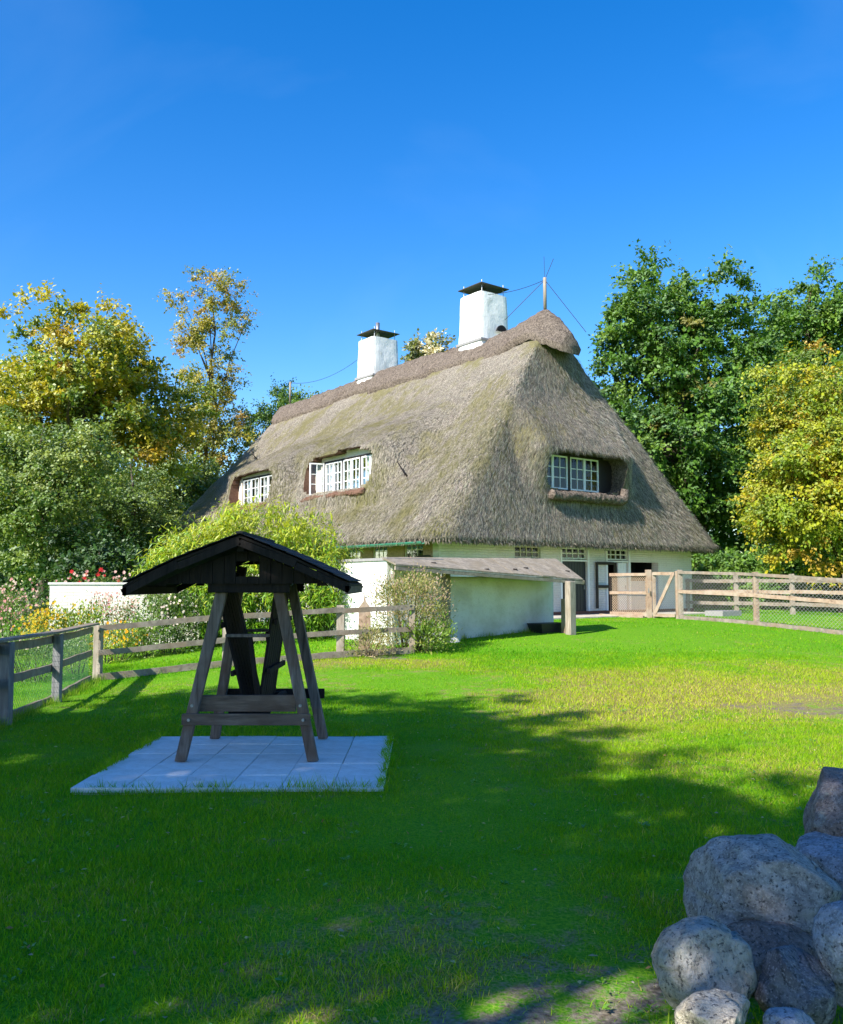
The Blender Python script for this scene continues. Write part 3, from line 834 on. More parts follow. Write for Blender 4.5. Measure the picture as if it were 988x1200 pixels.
# dormer windows
def dormer_window(d, wall_w, wall_h, zc_wall, units, uw, uh, zc, c0, gap, openleaf=False, shade=False):
    ax, nrm = (D1, NF) if d['side'] == 0 else (D2, NE)
    # seen from outside, +ax runs to the viewer's left on the front and to the right on the end
    def pt(a, z, off=0.0):
        return Hs(a, d['wp'] - off, z) if d['side'] == 0 else Hs(d['wp'] - off, a, z)
    mb = MB(); total = units * uw + (units - 1) * gap
    x0, x1 = d['c'] - wall_w / 2, d['c'] + wall_w / 2
    o0, o1 = c0 - total / 2 - gap, c0 + total / 2 + gap
    z0, z1 = zc - uh / 2 - .05, zc + uh / 2 + .07
    A = np.array([ax, UP, nrm])
    def pan(a0, a1, b0, b1): mb.obox(pt((a0 + a1) / 2, (b0 + b1) / 2, -.03), A, ((a1 - a0) / 2, (b1 - b0) / 2, .03))
    pan(x0, o0, zc_wall - wall_h / 2, zc_wall + wall_h / 2); pan(o1, x1, zc_wall - wall_h / 2, zc_wall + wall_h / 2)
    pan(o0, o1, zc_wall - wall_h / 2, z0); pan(o0, o1, z1, zc_wall + wall_h / 2)
    mb.build('dormer_wall', M['cream'] if not shade else M['dark_wood'], house)  # shade flag: the hood's shade is put into a dark wall colour
    fr_ = MB()
    fr_.obox(pt((o0 + o1) / 2, z1 - .035, .005), A, ((o1 - o0) / 2, .035, .05)); fr_.obox(pt((o0 + o1) / 2, z0 + .025, .005), A, ((o1 - o0) / 2, .025, .05))
    for k in range(units + 1):
        fr_.obox(pt(c0 - total / 2 - gap / 2 + k * (uw + gap), (z0 + z1) / 2 - .01, .005), A, (gap / 2, (z1 - z0) / 2 - .06, .05))
    fr_.build('dormer_frame', M['dark_wood'], house)
    dark_behind(house, pt((o0 + o1) / 2, (z0 + z1) / 2, -.07), ax, nrm, o1 - o0, z1 - z0, .9)
    for k in range(units):
        a = c0 - total / 2 + uw / 2 + k * (uw + gap)
        wnd = window(house, pt(a - uw / 4, zc, .03), ax, nrm, uw / 2 - .004, uh, 2, 3, 'white_paint', .05, .026)
        wnd = window(house, pt(a + uw / 4, zc, .03), ax, nrm, uw / 2 - .004, uh, 2, 3, 'white_paint', .05, .026)
        if not shade:
            for q in (-1, 1): curtain(wnd, pt(a + q * uw * .3, zc, -.10), ax, nrm, uw * .26, uh * .98)
    sl = MB(); sl.obox(pt((o0 + o1) / 2, z0 - .03, .10), A, ((o1 - o0) / 2 + .1, .03, .12)); sl.build('window_sill', M['white_paint'] if not shade else M['dark_wood'], house)  # under the hood the sill colour is darkened for shade too
    if openleaf:
        hx = c0 + total / 2 + gap * .4
        hp = pt(hx, zc, .07); rot = math.radians(62)
        lax = unit(-ax * math.cos(rot) * -1 * .55 + nrm * math.sin(rot)); ln_ = np.cross(lax, UP)
        window(house, hp + lax * uw * .27, lax, ln_, uw / 2, uh * 1.02, 2, 3, 'white_paint', .05, .026, lab='white casement swung open')
dormer_window(DORM[0], 4.7, 2.0, ZD + 2.85, 3, 1.17, 1.24, ZD + 2.78, 7.35, .09, True)
dormer_window(DORM[1], 4.1, 2.0, ZD + 2.85, 2, 1.5, 1.24, ZD + 2.78, 14.75, .09)
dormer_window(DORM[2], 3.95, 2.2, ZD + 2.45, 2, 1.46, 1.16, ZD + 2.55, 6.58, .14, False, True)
# rolled thatch sills
def bolster(a, b, r, upturn, mat, seed):
    n_ = 110; pts = []; rad = []
    for k in range(n_ + 1):
        t = k / n_; p = a + (b - a) * t; pts.append(p); rad.append(r * (.55 if k in (0, n_) else 1))
    if upturn: pts += [b + unit(b - a) * .08 + UP * .12, b + unit(b - a) * .12 + UP * .42]; rad[-1] = r; rad += [r * 1.05, r * .7]
    mb = MB(); mb.tube(pts, rad, 18); mb.rough(.05, 1.5, seed); mb.rough(.03, 14, seed + 5); mb.rough(.025, 30, seed + 8); return mb.build('thatch_sill', mat, roof, smooth=True)
d = DORM[2]; bolster(Hs(.18, d['c'] - 1.85, ZD + 1.68), Hs(.18, d['c'] + 1.75, ZD + 1.68), .17, True, M['ridge'], 3)
for d in DORM[:2]: bolster(Hs(d['c'] - d['hw'] + .1, 1.27, ZD + 1.98), Hs(d['c'] + d['hw'] - .1, 1.30, ZD + 1.96), .115, False, M['reveal'], 5)
# roof hooks: short dark branches stuck in the thatch
for (u, v) in ((3.9, 1.95), (19.5, 4.2)):
    p = Hs(u, v, ZE + KS * v); mb = MB(); nn_ = unit(-D2 * .76 + UP * .65)
    mb.tube([p - nn_ * .1, p + nn_ * .22, p + nn_ * .3 + UP * .35 + D1 * .3], [.035, .03, .015], 5); mb.tube([p + nn_ * .2, p + nn_ * .3 - UP * .2 - D1 * .1], [.028, .015], 5)
    mb.build('roof_hook', M['dark_wood'], roof)

# --- chimneys
def chimney(u, wd, dp, ztop, lean, mouth, seed):
    zb = ZR - 1.0; WC = W / 2 + .35
    mb = MB(); nz, nq = 14, 10
    rows = []
    for i in range(nz + 1):
        t = i / nz; z = zb + (ztop - zb) * t; s = 1.0 - .11 * t
        row = []
        for (x0, y0, x1, y1) in ((-1, -1, 1, -1), (1, -1, 1, 1), (1, 1, -1, 1), (-1, 1, -1, -1)):
            for q in range(nq):
                k = q / nq; x = x0 + (x1 - x0) * k; y = y0 + (y1 - y0) * k
                m = 1 - .05 * max(0, min(abs(x), abs(y)) - .72) / .28
                row.append(Hs(u + x * wd / 2 * s * m, WC + y * dp / 2 * s * m, z))
        rows.append(row)
    v = np.array(rows).reshape(-1, 3)
    v = v + np.stack([vnoise(v, 3.2, seed + k) for k in range(3)], 1) * .016
    m_ = 4 * nq
    fcs = []
    for i in range(nz):
        for q in range(m_): fcs.append((i * m_ + q, i * m_ + (q + 1) % m_, (i + 1) * m_ + (q + 1) % m_, (i + 1) * m_ + q))
    fcs.append(tuple(nz * m_ + q for q in range(m_)))
    ch = part('chimney', v, fcs, M['plaster'], house, smooth=False)
    # lead flashing at the foot
    mb = MB(); mb.obox(Hs(u, WC - .02, ZR + .0), np.array([D1, D2, UP]), (wd * .5, dp * .5, .05)); mb.rough(.02, 4, seed); mb.build('flashing', M['lead'], ch)
    # rain hood: low pyramid plate on four rods
    zc = ztop + .30; e = .66
    pv = [Hs(u + x * e * wd / 1.4, WC + y * e * dp / 1.4, zc) for x, y in ((-1, -1), (1, -1), (1, 1), (-1, 1))]
    pv += [p + UP * .03 for p in pv] + [Hs(u, WC, zc + .17), Hs(u, WC, zc + .14)]
    hb = MB(); hb.add(pv, [(4, 5, 8), (5, 6, 8), (6, 7, 8), (7, 4, 8), (1, 0, 9), (2, 1, 9), (3, 2, 9), (0, 3, 9), (0, 1, 5, 4), (1, 2, 6, 5), (2, 3, 7, 6), (3, 0, 4, 7)])
    hd = hb.build('rain_hood', M['cap_metal'], ch)
    for x, y in ((-1, -1), (1, -1), (1, 1), (-1, 1)):
        rb = MB(); rb.tube([Hs(u + x * wd * .36, WC + y * dp * .36, ztop - .08), Hs(u + x * wd * .36, WC + y * dp * .36, zc + .2)], .018, 5); rb.build('rod', M['metal'], hd)
    rb = MB()
    if mouth:
        rb.tube([Hs(u, WC, ztop - .05), Hs(u, WC, zc + .15)], .05, 8)
    else:
        rb.tube([Hs(u - .1, WC - .1, ztop - .05), Hs(u - .1, WC - .1, zc + .55)], .10, 10)
    rb.build('flue_pipe', M['metal'], ch, smooth=True)
    if mouth:   # arched soot opening low on the end-facing side
        ab = MB(); ring = []
        for s_, off in ((1.0, .62), (1.0, .68)):
            for k in range(9):
                a = math.pi * k / 8; ring.append(Hs(u - wd * off * .84, WC + .22 + math.cos(a) * .27, ZR + .40 + math.sin(a) * .28))
        ab.add(ring, [tuple(range(9, 18))] + [(k, k + 1, k + 10, k + 9) for k in range(8)]); ab.build('soot_opening', M['interior'], ch)
    return ch
chimney(6.4, 1.55, 1.62, ZR + 2.0, 0, True, 3)
chimney(14.0, 1.5, 1.62, ZR + 1.85, 0, False, 9)
# --- ridge masts and lightning wires
def mast(u, z0, h, r=.055):
    mb = MB(); mb.tube([Hs(u, W / 2, z0), Hs(u, W / 2, z0 + h)], r, 8); return mb.build('ridge_mast', M['fence_post'], house, smooth=True)
m1 = mast(2.55, ZR + .5, 1.2, .065); m2 = mast(21.9, ZR + .1, 1.15)
def wire(a, b, sag, r, parent, name='lightning_wire'):
    pts = []
    for k in range(13):
        t = k / 12; pts.append(a + (b - a) * t - UP * sag * 4 * t * (1 - t))
    mb = MB(); mb.tube(pts, r, 4); return mb.build(name, M['cable'], parent)
t1 = Hs(2.55, W / 2, ZR + 1.62); t2 = Hs(21.9, W / 2, ZR + 1.2)
wire(t1, Hs(5.4, W / 2 - .3, ZR + 1.75), .12, .012, m1); wire(Hs(13.9, W / 2, ZR + 1.5), t2, .55, .012, m2)
wire(t1, Hs(1.35, W / 2 + .9, ZR - .5), .0, .012, m1); wire(t1, Hs(4.0, W / 2 - .7, ZR + .3), 0, .012, m1)
wire(t1, t1 + np.array([.35, .1, .85]), 0, .010, m1); wire(t1, t1 + np.array([-.02, 0, .9]), 0, .008, m1)
# --- green gutter below the front eave
g = MB(); rr = .085
NG = 2
for k in range(NG):
    a0, a1 = .55 + k * 8.0, .55 + (k + 1) * 8.0 - .01
    v = []; 
    for u in (a0, a1):
        for s_ in (1.0, .86):
            for q in range(9):
                a = math.pi * q / 8
                v.append(Hs(u, .02 + math.cos(a) * rr * s_, ZE - .20 - math.sin(a) * rr * s_))
    fcs = []
    for q in range(8):
        fcs += [(q, q + 1, 18 + q + 1, 18 + q), (9 + q + 1, 9 + q, 27 + q, 27 + q + 1), (q + 1, q, 9 + q, 9 + q + 1), (18 + q, 18 + q + 1, 27 + q + 1, 27 + q)]
    fcs += [(0, 18, 27, 9), (8, 17, 35, 26)]
    g.add(v, fcs)
g.build('gutter', M['gutter'], house)

# paving strip in front of the end wall, widened to bounce warm light
pts = [Hs(-.15, 2.5, 0), Hs(-.15, 11.2, 0), Hs(.94, 11.2, 0), Hs(.94, 2.5, 0)]
mb = MB(); mb.obox(Hs(-.05, 7.4, HB + .0), np.array([D1, D2, UP]), (.98, 5.2, .04)); structure(mb.build('paved_path', M['stone_path'], base=Hs(.35, 7.4, HB)))
# ------------------------------------------------------------------ white annex and lean-to shelter in front of the house
A0 = hit(527, 749); ZA = A0[2]
def An(u, w, z): return np.array([A0[0], A0[1], 0]) + D1 * u + D2 * w + UP * z
annex = thing('white_annex', 'low white annex with flat grey coping between bamboo and lean-to roof', 'annex', An(1, 1, ZA))
mb = MB(); wa0, wa1 = -1.75, 3.75
def slab(mb, u0, u1, w0, w1, z0, z1):
    mb.obox(An((u0 + u1) / 2, (w0 + w1) / 2, (z0 + z1) / 2), np.array([D1, D2, UP]), ((u1 - u0) / 2, (w1 - w0) / 2, (z1 - z0) / 2))
slab(mb, .001, 3.2, wa0, -.25, ZA - .6, 2.10); mb.build('wall', M['plaster'], annex)
mb = MB(); slab(mb, -.03, 3.25, wa0 - .04, -.2, 2.10, 2.16); mb.rough(.01, 3, 2); mb.build('coping', M['lead'], annex)
mb = MB(); slab(mb, -.025, -.002, wa0 + .12, wa0 + .18, ZA - .2, 2.05); mb.build('downpipe', M['white_paint'], annex)
# curved shelter wall under the lean-to roof
v = []; nseg = 36; rowsz = 14
for i in range(nseg + 1):
    t = i / nseg; w = -.3 + (3.62 + .3) * t
    u = .02 + .30 * (1 - math.cos(max(0, t - .35) / .65 * 1.3)) + .0
    for j in range(rowsz + 1):
        z = ZA - .25 + (2.02 - ZA) * j / rowsz
        fl_ = .38 * math.exp(-((w + .12) / .34) ** 2) * max(0, 1 - (z - ZA) / .55) ** 2     # buttress foot at the corner
        v.append(An(u - fl_, w, z))
v = np.array(v); v += np.stack([vnoise(v, 2.4, 31 + k) for k in range(3)], 1) * .018
ii_ = np.arange((nseg + 1) * (rowsz + 1)).reshape(nseg + 1, -1)
fcs = np.stack([ii_[:-1, :-1], ii_[1:, :-1], ii_[1:, 1:], ii_[:-1, 1:]], -1).reshape(-1, 4)
o = part('curved_wall', v, fcs, M['old_wash'], annex, smooth=True)
m = o.modifiers.new('solid', 'SOLIDIFY'); m.thickness = .2; m.offset = 1 if False else -1
# lean-to roof: boards falling towards the lawn
lean = thing('lean_to_roof', 'weathered board lean-to roof on posts before the curved white wall', 'shelter roof', An(-.5, 1.2, ZA))
NBD = 12
lo_l, lo_r = at(464, 663, An(-1.05, -2.2, 0)[1]), at(684, 680.5, An(-1.15, 3.75, 0)[1])
hi_l, hi_r = at(447, 655, An(.55, -2.2, 0)[1]), at(652, 656.5, An(.9, 3.3, 0)[1])
for k in range(NBD):
    t0, t1_ = k / NBD, (k + .97) / NBD
    q = [lo_l + (lo_r - lo_l) * t0, lo_l + (lo_r - lo_l) * t1_, hi_l + (hi_r - hi_l) * t1_, hi_l + (hi_r - hi_l) * t0]
    dz = random.uniform(0, .018)
    mb = MB(); mb.add([p + UP * dz for p in q] + [p + UP * (dz + .035) for p in q], [(3, 2, 1, 0), (4, 5, 6, 7), (0, 1, 5, 4), (1, 2, 6, 5), (2, 3, 7, 6), (3, 0, 4, 7)])
    b = mb.build('roof_board', M['lean_board'], lean)
    if random.random() < .3: continue
    nb = MB(); fq = random.uniform(.6, .9); c = (q[0] + q[1]) / 2 * fq + (q[2] + q[3]) / 2 * (1 - fq) + UP * (dz + .04); nb.obox(c, np.eye(3), (.05, .05, .02)); nb.rough(.012, 9, k)
    nb.build('moss_clump', M['dark_wood'], b)
mb = MB(); mb.beam(lo_l - UP * .045 - D1 * -.03, lo_r - UP * .045 - D1 * -.03, .05, .08); mb.build('front_beam', M['lean_board'], lean)
mb = MB(); mb.beam(lo_r - UP * .05, hi_r - UP * .05, .05, .10); mb.build('side_beam', M['lean_board'], lean)
pA = An(-.32, -.25, 0); zt = 1.86
mb = MB(); mb.beam(An(-.22, -.28, ZA - .3), An(-.22, -.28, zt), .15, .15, D1); mb.build('post', M['fence_wood'], lean, bevel=.012)
pr = hit(669, 744); 
zt = 1.66
mb = MB(); mb.beam(np.array([pr[0], pr[1], pr[2] - .3]), np.array([pr[0], pr[1], zt]), .20, .18, D1); mb.build('post', M['fence_post'], lean, bevel=.02)
mb = MB(); q = pr + D2 * .18 + D1 * .35; mb.beam(q - UP * .3, q + UP * .85, .16, .12, D1); mb.build('post', M['gate_wood'], lean, bevel=.012)
mb = MB(); mb.beam(np.array([pr[0], pr[1], zt - .08]), hi_r - UP * .22, .09, .1); mb.build('brace', M['lean_board'], lean)
# dark trough under the lean-to
c = hit(650, 742) + D1 * .2
tr = thing('feed_trough', 'black feed trough on the grass under the lean-to', 'trough', c)
mb = MB(); v = []
for (s_, z) in ((.42, 0), (.5, .24)):
    v += [c + D2 * x * s_ + D1 * y * s_ * .5 + UP * z for x, y in ((-1, -1), (1, -1), (1, 1), (-1, 1))]
v += [c + D2 * x * .46 + D1 * y * .21 + UP * .24 for x, y in ((-1, -1), (1, -1), (1, 1), (-1, 1))] + [c + D2 * x * .40 + D1 * y * .18 + UP * .05 for x, y in ((-1, -1), (1, -1), (1, 1), (-1, 1))]
mb.add(v, [(3, 2, 1, 0)] + [(k, (k + 1) % 4, 4 + (k + 1) % 4, 4 + k) for k in range(4)] + [(4 + k, 4 + (k + 1) % 4, 8 + (k + 1) % 4, 8 + k) for k in range(4)] + [(8 + k, 8 + (k + 1) % 4, 12 + (k + 1) % 4, 12 + k) for k in range(4)] + [(12, 13, 14, 15)])
mb.build('tub', M['door_black'], tr)
mb = MB(); mb.tube([c + D2 * .5 + UP * .2, c + D2 * .58 + UP * .27, c + D2 * .5 + UP * .3], .012, 5); mb.build('handle', M['metal'], tr)

# ------------------------------------------------------------------ fences
def chain_link(a0, b0, h0, h1, step, r, parent, name='wire_mesh', mat='wire'):
    """diamond mesh between two ground points, from height h0 to h1"""
    a0 = np.asarray(a0, float); b0 = np.asarray(b0, float)
    Lh = np.linalg.norm((b0 - a0)[:2]); H_ = h1 - h0
    mb = MB()
    def P(x, z): return a0 + (b0 - a0) * (x / Lh) + UP * (h0 + z)
    k = -H_
    while k < Lh:
        for sgn in (1, -1):
            # line x = k + z (sgn 1) or x = k + H - z
            za, zb = max(0, -k), min(H_, Lh - k)
            if zb - za < .02: continue
            pa, pb = (P(k + za, za), P(k + zb, zb)) if sgn > 0 else (P(k + za, H_ - za), P(k + zb, H_ - zb))
            mb.tube([pa, pb], r, 3, False)
        k += step
    o = mb.build(name, M[mat], parent); o['kind'] = 'stuff'; return o

def post(parent, p, h, w=.11, mat='fence_post', d=None, name='post'):
    mb = MB(); p = np.asarray(p, float)
    mb.beam(p - UP * .3, p + UP * h, w, d or w, (0, 1, 0)); mb.rough(.006, 5, int(abs(p[0]) * 100))
    return mb.build(name, M[mat], parent, bevel=.008)
def rail(parent, a, b, h=.10, t=.035, mat='fence_wood', name='rail'):
    mb = MB(); a = np.asarray(a, float); b = np.asarray(b, float); n_ = 7
    x = unit(np.cross(unit(b - a), UP)); vs = []
    for k in range(n_ + 1):
        p = a + (b - a) * k / n_ + UP * random.uniform(-.006, .006)
        hh_ = h * random.uniform(.94, 1.05)
        vs += [p - x * t / 2 - UP * hh_ / 2, p + x * t / 2 - UP * hh_ / 2, p + x * t / 2 + UP * hh_ / 2, p - x * t / 2 + UP * hh_ / 2]
    fc = [(3, 2, 1, 0), tuple(4 * n_ + q for q in range(4))]
    for k in range(n_):
        for q in range(4): fc.append((4 * k + q, 4 * k + (q + 1) % 4, 4 * k + 4 + (q + 1) % 4, 4 * k + 4 + q))
    mb.add(vs, fc); return mb.build(name, M[mat], parent)

# back lawn fence: corner post to the wild bush
Pc = hit(114, 797); Pd = hit(399, 770)
hc = .93
fence = thing('rail_fence', 'grey weathered three-rail fence running behind the garden swing', 'fence', (Pc + Pd) / 2)
dirf = unit((Pd - Pc) * np.array([1, 1, 0]))
post(fence, Pc, hc, .13, 'fence_post'); post(fence, Pd, .99, .15, 'fence_post')
Pe = Pd + dirf * 1.5; Pe[2] = gzf(Pe[0], Pe[1])
Pm = (Pc + Pd) / 2; Pm[2] = gzf(Pm[0], Pm[1])
nf = np.array([dirf[1], -dirf[0], 0])
post(fence, Pe, .95, .12); post(fence, Pm, .9, .11)
for (fr_, mat) in ((.93, 'fence_wood'), (.49, 'fence_wood'), (.06, 'fence_wood')):
    for (a, b) in ((Pc, Pm), (Pm, Pd), (Pd, Pe)):
        rail(fence, a + UP * fr_ * .95 - nf * -.085, b + UP * fr_ * .97 - nf * -.085, .095 if fr_ > .1 else .12, .035, mat)
# near side fence towards the camera
P67 = hit(66, 824); P5 = hit(5, 850)
dl = unit((P5 - P67) * np.array([1, 1, 0]))
Pn = P5 + dl * 2.2; Pn[2] = gzf(Pn[0], Pn[1])
sf_ = thing('side_rail_fence', 'grey-blue posted side fence with netting along the shaded lawn edge', 'fence', P67)
post(sf_, P67, .93, .11, 'old_grey'); post(sf_, P5, .93, .13, 'old_grey'); post(sf_, Pn, .93, .12, 'old_grey')
q0 = Pc + unit(P67 - Pc) * .16
chain = [q0, P67, P5, Pn]
for k in range(3):
    a, b = chain[k], chain[k + 1]
    t_ = unit((b - a) * np.array([1, 1, 0])); off = np.array([-t_[1], t_[0], 0]) * -.085
    off = off if off[0] > 0 else -off
    for fr_ in (.90, .50): rail(sf_, a + UP * fr_ * .95 - off, b + UP * fr_ * .95 - off, .10, .035, 'fence_wood')
    rail(sf_, a + UP * .05 - off, b + UP * .05 - off, .09, .04, 'fence_wood')
    mb = MB(); mb.beam(a + UP * .96 - off * .5, b + UP * .96 - off * .5, .16, .03); mb.rough(.004, 3, k); mb.build('cap_board', M['fence_wood'], sf_)
    chain_link(a - off * 1.4, b - off * 1.4, .05, .88, .07, .0016, sf_, 'netting', 'net')
# a second rail fence further left behind
Pg1, Pg2 = at(-60, 742, 13.5), at(104, 733, 18.2)
for p in (Pg1, Pg2): p[2] = gzf(p[0], p[1])

# gate and paddock fence running out from the end wall
K0 = hit(798, 725.5)
def Kp(k, z=0):
    p = K0 - D1 * k; p[2] = gzf(p[0], p[1]); return p + UP * z
pad = thing('paddock_fence', 'pale post and rail paddock fence with diamond wire mesh right of the gate', 'fence', Kp(3))
ks = [0, 2.6, 5.3, 8.0, 10.7]
for k in ks: post(pad, Kp(k), 1.53, .14, 'gate_wood' if k else 'fence_post')
for a, b in zip(ks[:-1], ks[1:]):
    for z, hh_ in ((1.46, .09), (.86, .11), (.06, .12)): rail(pad, Kp(a, z) + D2 * -.09, Kp(b, z) + D2 * -.09, hh_, .035, 'gate_wood' if z == .86 else 'fence_wood')
    chain_link(Kp(a) - D2 * .06, Kp(b) - D2 * .06, .1, 1.42, .11, .0036, pad)
gate = thing('paddock_gate', 'tan wooden gate with wire mesh panel and diagonal brace before the stable doors', 'gate', Kp(-1.5))
post(gate, Kp(-1.22), 1.55, .17, 'gate_wood', name='gate_post'); post(gate, Kp(-1.0), 1.47, .10, 'gate_wood', name='gate_post'); post(gate, Kp(-.13), 1.5, .09, 'gate_wood', name='gate_post')
for z in (1.42, .10): rail(gate, Kp(-.16, z) - D2 * .07, Kp(-1.0, z) - D2 * .07, .10, .03, 'gate_wood', 'gate_rail')
mb = MB(); mb.beam(Kp(-.2, 1.40) - D2 * .09, Kp(-.92, .14) - D2 * .09, .03, .11); mb.build('brace', M['gate_wood'], gate)
for z in (1.40, .80, .10): rail(gate, Kp(-1.22, z) - D2 * .1, Kp(-2.75, z) - D2 * .1, .10 if z > .2 else .14, .03, 'gate_wood', 'gate_rail')
rail(gate, Kp(-1.3, .02) - D2 * .16, Kp(-3.0, .04) - D2 * .3, .10, .12, 'gate_wood', 'kickboard')
chain_link(Kp(-2.7) - D2 * .05, Kp(-1.25) - D2 * .05, .12, 1.38, .085, .008, gate, mat='rusty_wire')
chain_link(Kp(-1.0) - D2 * .05, Kp(-.15) - D2 * .05, .12, 1.38, .085, .0022, gate)
mb = MB(); q = Kp(-2.78); mb.beam(q - UP * .1, q + UP * 1.42, .08, .06, D1); mb.build('gate_post', M['dark_wood'], gate)
mb = MB(); mb.tube([Kp(-1.1, .8) - D2 * .14, Kp(-1.1, .95) - D2 * .14], .018, 6); mb.build('latch', M['metal'], gate)

# inner paddock fence with white concrete posts and old rails
inn = thing('inner_paddock_fence', 'pale square posts with old brown rails inside the wire paddock', 'fence', K0 + D2 * 4.2)
def Ip(px, py): return hit(px, py)
ip = [at(843, 0, 33.5), at(905, 0, 32.0), at(965, 0, 30.5), at(1040, 0, 29.0)]
for p in ip: p[2] = gzf(p[0], p[1])
for p in ip: post(inn, p, 1.45, .15, 'fence_post')
ip0 = ip[0] + (ip[0] - ip[1]) * .95; ip0[2] = gzf(ip0[0], ip0[1]); post(inn, ip0, 1.3, .15, 'fence_post')
for a, b in zip([ip0] + ip[:-1], ip):
    for z in (1.22, .82, .38): rail(inn, a + UP * z - D2 * .12, b + UP * (z - .03) - D2 * .12, .13, .04, 'gate_wood' if z == .82 else 'fence_wood')
# low pale step behind the gate
c = at(828, 0, 30.6); c[2] = gzf(c[0], c[1])
mb = MB(); mb.obox(c + UP * .09, np.array([D1, D2, UP]), (.35, .55, .09)); mb.rough(.01, 3, 1)
tag(mb.build('concrete_step', M['lead'], base=c), 'low grey concrete step behind the wire fence near the gate', 'step')
# pointed brown board behind the fence
c = at(431, 0, Pd[1] + .8); c[2] = gzf(c[0], c[1])
bd = thing('pointed_board', 'brown pointed wooden board standing behind the fence before the white annex', 'board', c)
mb = MB(); x = np.array([1., 0, 0]); y = np.array([0, 1., 0]); v = []
for s_ in (-.02, .02): v += [c + y * s_ + x * a + UP * z for a, z in ((-.12, -.2), (.12, -.2), (.12, .88), (.05, .98), (.03, 1.0), (0, 1.15), (-.03, 1.0), (-.05, .98), (-.12, .88))]
mb.add(v, [tuple(range(8, -1, -1)), tuple(range(9, 18))] + [(k, (k + 1) % 9, 9 + (k + 1) % 9, 9 + k) for k in range(9)]); mb.build('panel', M['gate_wood'], bd)
mb = MB(); mb.beam(c + UP * .3 - y * .03 - x * .12, c + UP * .3 - y * .03 + x * .12, .02, .06); mb.build('batten', M['fence_wood'], bd)

# garden wall of pale bricks behind the flower bed
gw = thing('garden_wall', 'low whitewashed garden wall behind the roses and yellow flowers', 'wall', at(110, 684, 23) * np.array([1, 1, 0]))
ga, gb = at(60, 684, 23.0), at(235, 684, 23.6)
mb = MB(); mb.beam(np.array([ga[0], ga[1], .58]), np.array([gb[0], gb[1], .58]), .25, 2.0); mb.build('brickwork', M['white_brick'], gw)
mb = MB(); mb.beam(np.array([ga[0] - .04, ga[1], 1.605]), np.array([gb[0], gb[1], 1.605]), .32, .05); mb.rough(.008, 3, 3); mb.build('coping', M['paver'], gw)

# ------------------------------------------------------------------ patio and swing
SX0, SX1, SY0, SY1 = -2.72, -.29, 7.02, 9.38
SZ = .022
sl = MB(); sl.box((SX0 + .01, SY0 + .01, -.1), (SX1 - .01, SY1 - .01, SZ - .02)); patio = sl.build('patio', M['stone_path'], base=(-1.6, 8.2, 0)); structure(patio)
nxp, nyp = 6, 5
pw, pl = (SX1 - SX0) / nxp, (SY1 - SY0) / nyp
pmb = MB(); pmb.box((-pw / 2 + .002, -pl / 2 + .002, -.04), (pw / 2 - .002, pl / 2 - .002, 0))
pme = make_mesh('paver', np.array(pmb.v), pmb.f, M['paver'])
for i in range(nxp):
    for j in range(nyp):
        o = bpy.data.objects.new('paver', pme); COL.objects.link(o); o.parent = patio
        o.location = (SX0 + pw * (i + .5) + 1.6 + random.uniform(-.003, .003), SY0 + pl * (j + .5) - 8.2, SZ + random.uniform(-.004, .004))
        o.rotation_euler = (random.uniform(-.006, .006), random.uniform(-.006, .006), random.uniform(-.006, .006))
        m = o.modifiers.new('bevel', 'BEVEL'); m.width = .004; m.segments = 1

swing = thing('garden_swing', 'dark wooden garden swing with gabled roof and splayed legs on the paved square', 'swing', (-1.6, 8.55, SZ))
CX = -1.585
Yf, Yb = 8.05, 9.22
def leg(px, py, ptx, pty, Y, mat='swing_leg', w=.098):
    a = at(px, py, Y); a[2] = SZ - .004
    b = at(ptx, pty, Y)
    mb = MB(); mb.beam(a, b, w, .075, (0, 1, 0)); mb.rough(.006, 7, px)
    # flat foot: clamp the lowest verts to the paving
    mb.v = [(x, y, max(z, SZ + .001)) for x, y, z in mb.v]
    return mb.build('leg', M[mat], swing, bevel=.008), a, b
_, lf0, lf1 = leg(212, 889, 266, 668, Yf)
_, rf0, rf1 = leg(367, 889, 322, 668, Yf)
_, lb0, lb1 = leg(252, 863, 284, 664, Yb)
_, rb0, rb1 = leg(379, 860, 337, 664, Yb)
def on(a, b, z):
    t = (z - a[2]) / (b[2] - a[2]); return a + (b - a) * t
def plank(name, a, b, t, h, mat, bev=.006, seed=0):
    mb = MB(); mb.beam(a, b, t, h); mb.rough(.003, 8, seed); return mb.build(name, M[mat], swing, bevel=bev)
yF = np.array([0, -.058, 0])
plank('cross_beam', on(lf0, lf1, .40) + yF - np.array([.07, 0, 0]), on(rf0, rf1, .40) + yF + np.array([.06, 0, 0]), .04, .10, 'swing_plank', seed=1)
plank('seat_end_board', on(lf0, lf1, .525) + np.array([-.02, .075, 0]), on(rf0, rf1, .525) + np.array([-.06, .075, 0]), .045, .145, 'swing_plank', seed=2)
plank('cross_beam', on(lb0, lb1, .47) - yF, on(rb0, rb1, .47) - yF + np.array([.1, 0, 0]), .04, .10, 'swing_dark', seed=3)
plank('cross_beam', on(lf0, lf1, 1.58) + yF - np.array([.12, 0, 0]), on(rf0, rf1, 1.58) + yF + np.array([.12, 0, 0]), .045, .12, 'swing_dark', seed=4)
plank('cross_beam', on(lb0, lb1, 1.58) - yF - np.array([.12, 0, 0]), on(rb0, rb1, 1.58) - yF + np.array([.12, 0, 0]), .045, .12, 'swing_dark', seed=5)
for fz in (.40, .525):
    for (a, b) in ((lf0, lf1), (rf0, rf1)):
        mb = MB(); c = on(a, b, fz) + yF * 1.45; mb.tube([c, c + np.array([0, -.018, 0])], .014, 8); mb.build('bolt', M['metal'], swing)
